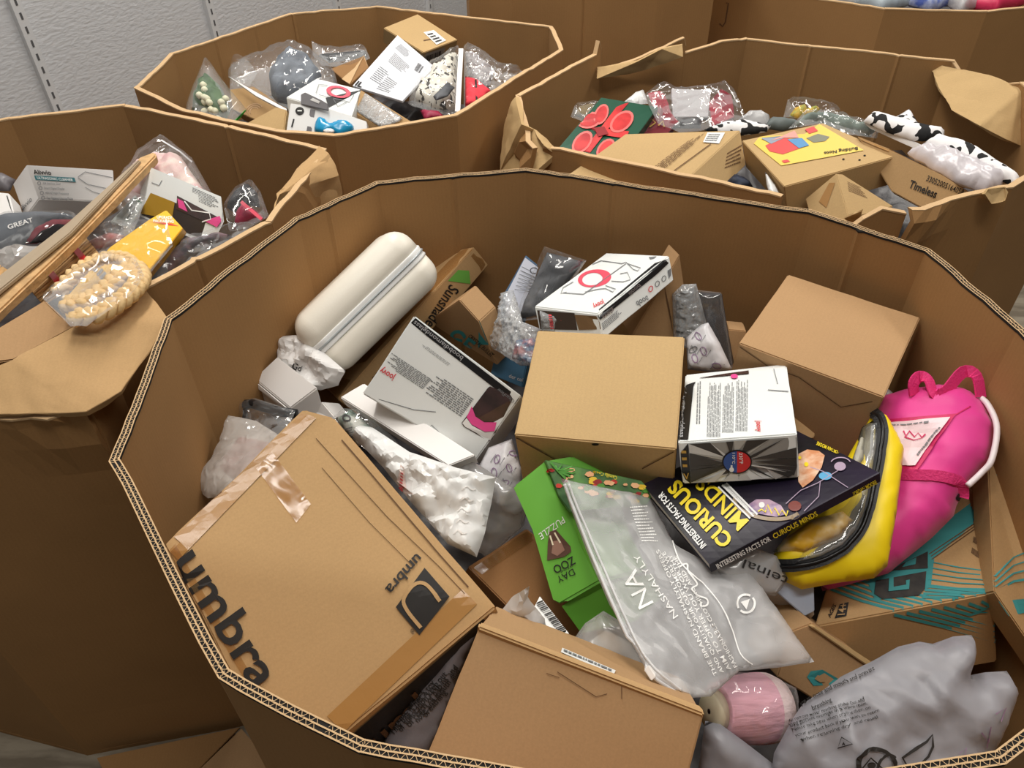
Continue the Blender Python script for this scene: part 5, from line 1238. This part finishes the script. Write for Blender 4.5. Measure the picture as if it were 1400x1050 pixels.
# ------------------------------------------------------------------ bin by the wall
t = T('flower_bunch', 'white artificial flowers with green leaves in a pointed clear sleeve, by the grey wall', 'flowers')
GL = mat('leaf_green', (88, 116, 78), rough=.6, col2=(60, 88, 56), vscale=30)
rnd = random.Random(5)
bag(t, 'leaves', O([(262, 152), (272, 118), (286, 106), (304, 122), (316, 150), (310, 166), (280, 158)], .87, K), .03, GL, wr=.016, wf=34, res=.008)
t.surf()
for x, y in ((277, 118), (283, 124), (274, 130), (281, 133), (279, 140), (286, 136), (302, 140), (307, 138), (296, 151), (290, 149), (304, 150), (300, 161), (270, 156), (276, 117), (305, 147), (288, 142)):
    c = t.hit(x, y, .006); bm = bmesh.new(); bmesh.ops.create_icosphere(bm, subdivisions=2, radius=.0085); bm.verts.index_update()
    t.part('flower_head', [c + v.co * (1 + .25 * noise.noise(v.co * 300)) for v in bm.verts], [[v.index for v in f.verts] for f in bm.faces], mat('cream_petals', (232, 230, 200), rough=.7), smooth=True); bm.free()
bag(t, 'sleeve', O([(254, 152), (270, 112), (279, 88), (287, 84), (297, 100), (312, 120), (337, 150), (318, 170), (290, 162)], .90, K), .03, CLEAR, wr=.005, seed=2)
t.surf(t.parts[-1]); decal(t, 'green_label', [(316, 169), (322, 171), (342, 155), (335, 150)], mat('bright_green_label', (60, 160, 50), rough=.4), (3, 2)); t.done()
t = T('cap', 'grey cap in a clear bag with a white card edge, near the grey wall', 'hat')
bag(t, 'crown', O([(372, 132), (368, 106), (380, 88), (400, 78), (425, 84), (440, 104), (430, 128), (400, 142), (380, 142)], .90, K), .035, mat('grey_denim', (112, 120, 130), rough=.8, col2=(86, 92, 102), vscale=20), wr=.014, wf=16)
bag(t, 'film', O([(312, 103), (350, 84), (382, 70), (403, 66), (430, 76), (458, 100), (462, 116), (420, 140), (394, 148), (350, 125)], .915, K), .035, CLEAR2, wr=.008, wf=16)
prism(t, 'card', O([(312, 104), (352, 127), (392, 149), (392, 153), (350, 131)], .90, K), .004, MATTE_WHITE, bev=0); t.done()
t = soft('poly_bag', 'empty crinkled clear bag against the left wall of the bin by the wall', 'bag', [('film', [(314, 124), (316, 84), (326, 77), (340, 84), (352, 100), (340, 122)], .87, .02, CLEAR2, dict(wr=.010, wf=22))]); t.done()
t = soft('poly_bag', 'clear bag with a flat black item at the back of the bin by the wall', 'bag',
  [('black_item', [(434, 76), (500, 70), (503, 78), (450, 86)], .88, .012, mat('black_plastic', (28, 30, 34)), dict(wr=.001)), ('film', [(426, 56), (440, 66), (500, 66), (506, 80), (480, 92), (440, 90), (428, 76)], .89, .016, CLEAR2, dict(wr=.008))]); t.done()
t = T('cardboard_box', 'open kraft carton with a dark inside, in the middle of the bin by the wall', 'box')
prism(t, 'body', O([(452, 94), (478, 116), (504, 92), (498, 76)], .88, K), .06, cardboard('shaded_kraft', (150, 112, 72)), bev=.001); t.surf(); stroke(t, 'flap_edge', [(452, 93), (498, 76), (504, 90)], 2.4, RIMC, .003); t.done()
t = T('cardboard_box', 'kraft carton with a white address label, at the back of the bin by the wall', 'box')
prism(t, 'body', [(524, 38, .935), (579, 72, .905), (626, 54, .915), (571, 19, .945)], .05, KRAFT2, bev=.002, vec=at(577, 92, .855) - at(579, 72, .905)); t.surf()
decal(t, 'address_label', [(597, 62), (610, 56), (593, 42), (579, 45)], LABELW, (4, 4), .002, label='white address label'); t.cur = t.parts[-1]; fineprint(t, [(597, 60), (606, 57), (592, 45), (583, 47)], 4, BLACKINK, seed=4, off=.003)
t.cur = None
decal(t, 'barcode_label', [(577, 88), (606, 78), (608, 64), (578, 74)], mat('grey_label', (170, 166, 158)), (3, 2), .002); barcode(t, [(581, 86), (602, 79), (603, 68), (582, 76)], 12, off=.003)
stroke(t, 'stamp', [(579, 56), (590, 54)], 1.6, BROWNINK); t.done()
t = T('paper_card', 'large white printed backing card leaning below the labelled kraft carton', 'card')
prism(t, 'card', [(482, 117, .905), (550, 138, .895), (594, 91, .93), (543.5, 48, .96)], .006, mat('cool_white_card', (228, 230, 236), rough=.5), bev=.0005); t.surf()
for q in ([(505, 108), (520, 117), (534, 100), (520, 90)], [(530, 84), (552, 102), (562, 92), (540, 72)], [(514, 122), (532, 128), (544, 114), (530, 104)], [(540, 66), (556, 80), (562, 72), (548, 60)]): fineprint(t, q, 8, GREYINK, seed=int(q[0][0]), fill=.35)
barcode(t, [(566, 96), (574, 101), (580, 92), (572, 86)], 9); text(t, 'IL', (485, 117), (494, 120), (490, 111), BLACKINK, bold=.03); t.done()
t = T('bottle_box', 'small white carton with a pink ring print, in front of the grey cap', 'box')
prism(t, 'body', [(391, 133, .915), (480.5, 159, .905), (493, 122, .93), (433, 107, .94)], .05, SHEEN_WHITE, vec=Vector((0, -.01, -.05))); t.surf()
rg = circ(463, 126, 17, 8, 10, 20); ri = circ(463, 126, 11, 5.5, 10, 20)
t.part('pink_ring_print', [t.hit(*p, .0012) for p in rg + ri], [[i, (i + 1) % 20, 20 + (i + 1) % 20, 20 + i] for i in range(20)], RING)
for q in ([(432, 128), (436, 116), (448, 117)], [(436, 130), (478, 140), (484, 130)], [(456, 136), (462, 146), (474, 140)]): stroke(t, 'bottle_outline', q, .8, GREYINK)
stroke(t, 'black_edge', [(392, 134), (481, 160)], 2.4, BB, .002); stroke(t, 'black_edge', [(434, 107), (493, 122)], 1.6, BB, .002); t.done()
t = T('teether_pack', 'hang-tab pack with a blue teether, at the near wall of the bin by the wall', 'toy')
prism(t, 'card', [(391, 182, .885), (450, 190, .88), (502, 178, .89), (501, 166, .905), (449, 148, .925), (397, 141, .935)], .02, mat('pale_grey_card', (222, 222, 220), rough=.3), bev=.001)
prism(t, 'hang_tab', [(411, 142, .935), (449, 151, .928), (448, 142, .94), (440, 137, .945), (417, 126, .95), (411, 129, .947)], .004, mat('dark_grey_card', (110, 108, 110), rough=.3), bev=.001)
t.surf(t.parts[1]); poly(t, 'tab_hole', [(424, 137), (436, 142), (438, 139), (428, 134)], WHITEINK)
t.surf(t.parts[0]); poly(t, 'round_emblem', circ(410, 152, 6, 5.5), BLACKINK); t.cur = t.parts[-1]; stroke(t, 'white_dash', [(407, 152), (413, 152)], 1.6, WHITEINK, .002); t.cur = None; stroke(t, 'dark_band', [(428, 150), (422, 184)], 7, mat('dark_grey_card', (110, 108, 110)))
stroke(t, 'side_print', [(402, 163), (399, 174)], 2, BLACKINK)
BT = mat('blue_silicone', (28, 150, 200), rough=.2, spec=.7)
bag(t, 'teether', [t.hit(p.x, p.y, .004) for p in smoothpts([Vector(q + (0,)) for q in ((432, 184), (431, 172), (436, 162), (444, 163), (452, 170), (462, 166), (474, 166), (484, 174), (480, 184), (464, 188), (454, 182), (446, 186))], 3, True)], .014, BT, wr=.0005, res=.005, edge=.012)
bag(t, 'white_centre', [t.hit(p[0], p[1], .016) for p in circ(452, 184, 8, 4, n=10)], .004, WHITEINK, wr=0, res=.005, edge=.006)
t.done()
t = T('cardboard_box', 'small kraft carton in bubble film beside the pink ring carton', 'box')
prism(t, 'body', [(486, 154, .895), (524, 176, .885), (563, 166, .90), (493, 122, .935)], .05, KRAFT, vec=Vector((0, -.01, -.05)), bev=.0015); t.surf()
bag(t, 'bubble_film', [t.hit(x, y, .003) for x, y in ((487, 152), (522, 174), (545, 168), (552, 163), (500, 128))], .004, BUBBLE, wr=.003, wf=80, res=.006); t.done()
t = T('cardboard_box', 'pale kraft carton at the near left of the bin by the wall', 'box'); prism(t, 'body', [(328, 173, .88), (388, 184, .875), (392, 150, .91), (377, 146, .915)], .04, KRAFT2, bev=.002); t.done()
t = T('cardboard_box', 'kraft board with faint swirl print behind the flower bunch', 'box')
prism(t, 'body', [(318, 150, .85), (352, 165, .85), (392, 148, .87), (346, 118, .90), (314, 122, .89)], .05, KRAFT, bev=.0015); t.surf()
for r_ in (6, 9, 12): stroke(t, 'swirl_print', circ(348, 152, r_, r_ * .8, -20, 14, 160, 350), 1, mat('tan_swirl', (210, 176, 140)))
t.done()
COWDOT = None
def spots(key, base, spot, sc, thr):
    m = bpy.data.materials.new(key); m.use_nodes = True; N = m.node_tree.nodes; Lk = m.node_tree.links; b = N['Principled BSDF']; b.inputs['Roughness'].default_value = .8
    nz = N.new('ShaderNodeTexNoise'); nz.inputs['Scale'].default_value = sc; nz.inputs['Detail'].default_value = 1; tc = N.new('ShaderNodeTexCoord'); Lk.new(tc.outputs['Object'], nz.inputs['Vector'])
    r = N.new('ShaderNodeValToRGB'); r.color_ramp.interpolation = 'CONSTANT'; r.color_ramp.elements[0].color = lin(base); r.color_ramp.elements[1].color = lin(spot); r.color_ramp.elements[1].position = thr
    Lk.new(nz.outputs['Fac'], r.inputs[0]); Lk.new(r.outputs[0], b.inputs['Base Color']); return m
COW = spots('cow_print_cloth', (236, 234, 234), (18, 18, 20), 38, .54); DOT = spots('speckled_knit', (232, 228, 216), (70, 66, 62), 75, .62)
t = soft('clothing', 'cream knit with dark flecks folded in a clear bag, right of the white backing card', 'clothing',
  [('garment', [(566, 140), (572, 122), (590, 100), (612, 82), (626, 76), (624, 148), (606, 156)], .895, .03, DOT, dict(wr=.014, wf=18)),
   ('tie', [(592, 132), (600, 124), (612, 112), (622, 120), (612, 132), (596, 138)], .925, .006, mat('charcoal_cloth', (66, 68, 72)), dict(wr=.002)),
   ('film', [(558, 142), (568, 116), (586, 90), (612, 78), (629, 66), (631, 152), (608, 160)], .91, .03, CLEAR, dict(wr=.008, wf=20))])
prism(t, 'white_edge', [(622, 152, .91), (629, 153, .91), (633.5, 66, .955), (627, 66, .955)], .004, MATTE_WHITE, bev=.0005); t.done()
RED = mat('coral_red_cloth', (226, 58, 72), rough=.7)
t = soft('clothing', 'coral red and plaid clothing in a clear bag, rightmost in the bin by the wall', 'clothing',
  [('plaid', [(636, 74), (652, 76), (676, 96), (668, 122), (640, 104)], .905, .02, mat('plaid_grey', (170, 158, 154), rough=.8, col2=(96, 84, 88), vscale=70, stretch=(1, 6, 1)), dict(wr=.003)),
   ('red_cloth', [(636, 104), (652, 108), (672, 126), (650, 142), (636, 146)], .915, .008, RED, dict(wr=.006)),
   ('film', [(634, 66), (652, 70), (684, 92), (700, 96), (715, 98), (692, 116), (664, 134), (634, 152)], .92, .025, CLEAR2, dict(wr=.012, wf=22))])
t.surf(t.parts[1]); stroke(t, 'dark_stripe', [(650, 110), (651, 138)], 2.6, BLACKINK, .003); t.done()
t = soft('clothing', 'dark red cloth under the speckled knit at the rim of the bin by the wall', 'clothing', [('cloth', [(574, 150), (600, 152), (608, 160), (580, 164)], .895, .01, mat('dark_pink', (150, 24, 62)), dict(wr=.003))]); t.done()

# ------------------------------------------------------------------ torn bin on the right
DG_ = mat('dark_green_carton', (36, 84, 64), rough=.35)
t = T('gift_box', 'dark green gift box printed with a red ribbon bow, in the torn bin', 'box')
prism(t, 'body', [(762, 204, .865), (842, 224, .855), (900, 146, .915), (822, 133, .925)], .05, DG_, bev=.001); t.surf()
BOW = mat('red_bow', (222, 62, 62), rough=.4, col2=(176, 36, 42), vscale=18); BOWP = mat('pink_red_bow', (236, 116, 112), rough=.4)
decal(t, 'ribbon_print', [(790, 216), (800, 218), (860, 139), (850, 137)], BOW, (2, 8)); decal(t, 'ribbon_print', [(781, 178), (784, 171), (860, 180), (856, 190)], BOW, (8, 2), .0012)
for cx, cy, rx, ry, ro in ((806, 165, 17, 11, -15), (822, 157, 15, 9, -65), (850, 167, 19, 12, -40), (796, 195, 18, 11, -50), (828, 204, 16, 10, -50)):
    poly(t, 'bow_loop', circ(cx, cy, rx, ry, ro, 16), BOWP, .0016); poly(t, 'bow_loop', circ(cx, cy, rx * .8, ry * .75, ro, 16), BOW, .0021)
poly(t, 'bow_knot', [(812, 176), (826, 174), (832, 184), (818, 188)], mat('deep_red', (150, 28, 34)), .0028); t.done()
t = T('gift_box', 'dark red box with gold print behind the green gift box', 'box')
prism(t, 'body', [(868, 184, .87), (912, 184, .87), (926, 166, .885), (902, 145, .91)], .04, mat('wine_carton', (120, 34, 44), rough=.4), bev=.001); t.surf()
for q in ([(884, 172), (890, 162), (896, 168), (888, 174)], [(892, 160), (897, 152), (901, 158)], [(900, 172), (906, 166), (908, 174)]): stroke(t, 'gold_print', q, 2, mat('gold_ink', (190, 150, 70)))
t.done()
t = T('packaged_tray', 'white open tray with red sides wrapped in clear film, in the torn bin', 'tray')
REDG = mat('christmas_red', (178, 32, 56), rough=.5)
prism(t, 'white_tray', [(920, 160, .88), (968, 160, .885), (972, 123, .93), (918, 121, .93)], .02, mat('grey_white_card', (214, 212, 214), rough=.5), bev=.001)
prism(t, 'red_side', [(886, 128, .915), (902, 124, .925), (912, 150, .91), (926, 168, .885), (908, 176, .875), (896, 150, .895)], .02, REDG, bev=.001, sub=1, amp=.004)
prism(t, 'red_side', [(970, 140, .91), (986, 122, .94), (1000, 130, .93), (1003, 160, .89), (974, 172, .88)], .02, REDG, bev=.001, sub=1, amp=.004)
bag(t, 'black_item', O([(918, 176), (930, 164), (960, 162), (958, 176)], .89, K), .012, mat('dark_item', (46, 46, 50)), wr=.003)
bag(t, 'film', O([(880, 130), (905, 112), (925, 122), (972, 118), (990, 112), (1004, 124), (1020, 160), (990, 176), (930, 182), (900, 170)], .925, .0008), .014, CLEAR, wr=.008, wf=20); t.done()
t = soft('poly_bag', 'small clear wrapped item against the left wall of the torn bin', 'bag', [('item', [(784, 158), (790, 147), (812, 142), (814, 152), (800, 164)], .87, .012, mat('olive_item', (134, 116, 84), rough=.6), dict(wr=.005)), ('film', [(780, 160), (786, 144), (818, 138), (820, 150), (802, 168)], .88, .016, CLEAR, dict(wr=.006))]); t.done()
t = soft('poly_bag', 'folded white plastic bag behind the green gift box', 'bag', [('film', [(852, 140), (868, 128), (880, 124), (886, 142), (866, 144)], .90, .012, MAILER, dict(wr=.006))]); t.done()
t = T('cardboard_box', 'kraft carton with a printed band and small white label, front of the torn bin', 'box')
prism(t, 'body', [(772, 242, .875), (905, 276, .868), (1012, 178, .915), (855, 183, .91)], .06, KRAFT2, bev=.0015, vec=at(1020, 226, .86) - at(1012, 178, .915)); t.surf()
decal(t, 'label', [(961, 195), (983, 197), (991, 182), (967, 182)], LABELW, (2, 2), .0016); fineprint(t, [(963, 194), (981, 195), (988, 184), (969, 184)], 4, GREYINK, seed=5, off=.0024)
fineprint(t, [(878, 240), (956, 181), (966, 182), (894, 244)], 6, BROWNINK, seed=6, fill=.5, wl=(.03, .1)); stroke(t, 'print_line', [(905, 246), (972, 197)], 1.2, BROWNINK)
fineprint(t, [(990, 232), (1012, 224), (1014, 196), (994, 208)], 5, BROWNINK, seed=7, fill=.4); decal(t, 'white_tag', [(818, 224), (825, 225), (829, 221), (822, 221)], LABELW, (1, 1)); t.done()
t = T('building_set_box', 'kraft box with a yellow picture label showing red and blue blocks, in the torn bin', 'box')
prism(t, 'body', [(1014, 192, .915), (1072, 255, .895), (1228, 213, .915), (1125, 168, .93)], .07, KRAFT2, bev=.0015, vec=at(1076, 292, .83) - at(1072, 255, .895)); t.surf()
decal(t, 'picture_label', [(1068, 227), (1181, 206), (1120, 170), (1018, 187)], mat('yellow_label', (238, 204, 96), rough=.4), (6, 4), .0012, label='yellow picture label'); t.cur = t.parts[-1]
PR = lambda n_, c: mat('print_' + n_, c, rough=.4)
poly(t, 'block_picture', [(1046, 200), (1072, 188), (1090, 196), (1096, 203), (1070, 212), (1052, 208)], PR('red', (218, 86, 84)), .002); poly(t, 'block_picture', [(1076, 192), (1096, 190), (1106, 200), (1092, 204)], PR('blue', (96, 150, 196)), .0026)
poly(t, 'block_picture', [(1040, 190), (1066, 180), (1080, 186), (1054, 198)], PR('greyblue', (150, 160, 176)), .0024); poly(t, 'block_picture', [(1056, 182), (1086, 180), (1092, 190), (1070, 190)], PR('pink', (226, 160, 150)), .0028)
poly(t, 'block_picture', [(1102, 190), (1118, 184), (1134, 188), (1128, 194), (1112, 196)], PR('olive', (130, 130, 112)), .002); poly(t, 'block_picture', [(1100, 178), (1112, 174), (1118, 180), (1106, 184)], PR('red', (218, 86, 84)), .0022)
rtext('Building Note', (1172, 202), (1126, 209), 4, BLACKINK, .02, .0024); poly(t, 'red_mark', [(1068, 221), (1076, 219), (1080, 222), (1072, 224)], PR('red', (218, 86, 84)), .0022)
t.cur = None
for x, y in ((1182, 213), (1175, 219), (1153, 218)): poly(t, 'hole', circ(x, y, 1.8, 1, n=8), SLOT)
t.done()
t = T('cardboard_box', 'small taped kraft box tilted on its corner at the front of the torn bin', 'box')
prism(t, 'body', [(1143, 237, .915), (1161, 299, .86), (1222, 282, .865), (1152, 238, .912)], .05, KRAFT2, bev=.0012, vec=at(1101, 272, .86) - at(1143, 237, .915)); t.surf()
decal(t, 'tape', [(1120, 276), (1130, 284), (1142, 250), (1134, 250)], TAPE, (2, 3), .0012); fineprint(t, [(1160, 262), (1186, 272), (1176, 256), (1158, 248)], 8, BROWNINK, seed=8); t.done()
t = T('cardboard_box', 'long kraft carton with black lettering, under the silvery bag in the torn bin', 'box')
prism(t, 'body', [(1219, 262, .86), (1262, 285, .85), (1345, 275, .87), (1290, 240, .91), (1215, 203, .925), (1172, 186, .93)], .05, KRAFT, bev=.0015); t.surf()
rtext('Timeless', (1242, 256), (1279, 271), 11, BLACKINK, .02); rtext('33052005164058', (1266, 247), (1316, 267), 8, BLACKINK, .01)
stroke(t, 'torn_tape', [(1178, 190), (1196, 198), (1216, 206)], 3, TAPE, .002); t.done()
t = soft('clothing', 'grey-green clothing in a clear bag behind the picture-label box', 'clothing',
  [('cloth', [(1082, 174), (1100, 158), (1150, 162), (1196, 180), (1190, 188), (1140, 176), (1118, 168)], .905, .02, mat('sage_cloth', (126, 140, 132), rough=.7), dict(wr=.008)), ('film', [(1078, 176), (1100, 153), (1150, 158), (1202, 178), (1198, 190), (1140, 180), (1118, 170)], .915, .02, CLEAR2, dict(wr=.010, wf=20))]); t.done()
t = soft('toy_bag', 'clear bag with small yellow and green pieces at the back of the torn bin', 'toy',
  [('pieces', [(1078, 160), (1086, 148), (1104, 150), (1122, 148), (1116, 158), (1090, 164)], .895, .015, mat('yellow_green_bits', (232, 180, 60), rough=.5, col2=(120, 160, 70), vscale=40), dict(wr=.010, wf=40)), ('film', [(1071, 160), (1077, 136), (1104, 138), (1132, 139), (1150, 156), (1120, 164)], .905, .02, CLEAR, dict(wr=.008))]); t.done()
t = soft('clothing', 'black and white cow-spot cloth strip lying behind the kraft carton with the white label', 'clothing', [('cloth', [(962, 178), (990, 168), (1014, 165), (1054, 172), (1048, 181), (1015, 186), (985, 186)], .90, .015, COW, dict(wr=.005))]); t.done()
t = soft('poly_bag', 'small bundle of white plastic at the back of the torn bin', 'bag', [('film', [(1008, 166), (1020, 156), (1040, 153), (1052, 162), (1048, 172), (1018, 170)], .90, .018, MILKY, dict(wr=.008))]); t.done()
t = soft('clothing', 'dark grey-green folded clothing between the white bundle and the yellow pieces', 'clothing', [('cloth', [(1044, 176), (1052, 163), (1082, 166), (1098, 172), (1070, 180)], .895, .02, mat('dark_sage_cloth', (104, 112, 110), rough=.6), dict(wr=.006))]); t.done()
t = T('clothing', 'black and white cow-spot cloth draped in folds along the right side of the torn bin', 'clothing')
bag(t, 'peak', O([(1212, 166), (1228, 158), (1243, 149), (1258, 174), (1236, 182)], .93, .0008), .012, COW, wr=.003, wf=10)
bag(t, 'upper_fold', O([(1180, 166), (1191, 156), (1240, 170), (1291, 183), (1289, 194), (1250, 192), (1210, 180)], .93, .0004), .02, COW, wr=.004, wf=10)
bag(t, 'lower_fold', [(1262, 196, .93), (1280, 186, .935), (1328, 202, .93), (1362, 222, .925), (1394, 244, .92), (1388, 258, .91), (1350, 238, .915), (1300, 216, .92)], .02, COW, wr=.004, wf=10); t.done()
t = T('paper_card', 'white card edge sticking out from under the cow-spot cloth', 'card')
prism(t, 'card', [(1180, 168, .93), (1230, 184, .925), (1279, 208, .915), (1270, 212, .905), (1225, 192, .915), (1190, 176, .92)], .004, MATTE_WHITE, bev=.0005); t.done()
t = soft('poly_bag', 'silvery white crinkled bag under the cow-spot cloth', 'bag', [('film', [(1240, 210), (1262, 208), (1300, 218), (1350, 240), (1378, 254), (1348, 266), (1310, 250), (1270, 228)], .905, .03, mat('silver_white_poly', (206, 200, 204), rough=.28, spec=.7, bump=.4), dict(wr=.010, wf=20, k=.0002))]); t.done()
t = soft('clothing', 'navy cloth with gold marks between the two cartons at the front of the torn bin', 'clothing', [('cloth', [(992, 250), (1004, 238), (1018, 242), (1030, 256), (1010, 262)], .86, .015, mat('navy_cloth', (34, 44, 66), rough=.6, col2=(20, 24, 36), vscale=50), dict(wr=.008))]); t.done()
t = soft('poly_bag', 'curl of white plastic in front of the picture-label box', 'bag', [('film', [(1046, 235), (1060, 252), (1068, 268), (1052, 266), (1048, 252)], .88, .008, MAILER, dict(wr=.002))]); t.done()
# ------------------------------------------------------------------ clothes in the back right bin
heap('heap of bagged clothes under the bags in the back right bin', [(1.0, 2.35, 0), (.75, 2.55, 0), (.8, 2.95, 0), (1.7, 2.9, 0), (1.75, 2.5, 0)], .80, .02, 5)
for lb, x0, x1, mt in (('white translucent bag at the left of the back right bin', 1105, 1175, MAILER), ('grey-blue plastic bag in the middle of the back right bin', 1165, 1245, mat('pale_blue_poly', (178, 190, 198), rough=.3, bump=.4)),
                       ('blue and white printed bag in the back right bin', 1240, 1305, mat('blue_white_poly', (196, 204, 226), rough=.3, col2=(90, 110, 190), vscale=30)), ('white bag right of the blue bag in the back right bin', 1285, 1345, MILKY),
                       ('bright pink-red bag at the right of the back right bin', 1318, 1402, mat('pink_red_poly', (222, 60, 100), rough=.35, bump=.4))):
    t = soft('poly_bag', lb, 'bag', [('body', [(x0, 6 - (x0 < 1150) * 12), (x0 + 12, -10), ((x0 + x1) / 2, -18), (x1 - 8, -10), (x1, 6), ((x0 + x1) / 2, 16 - (x0 < 1150) * 12)], .93, .035, mt, dict(wr=.016, wf=12, res=.010))]); t.done()
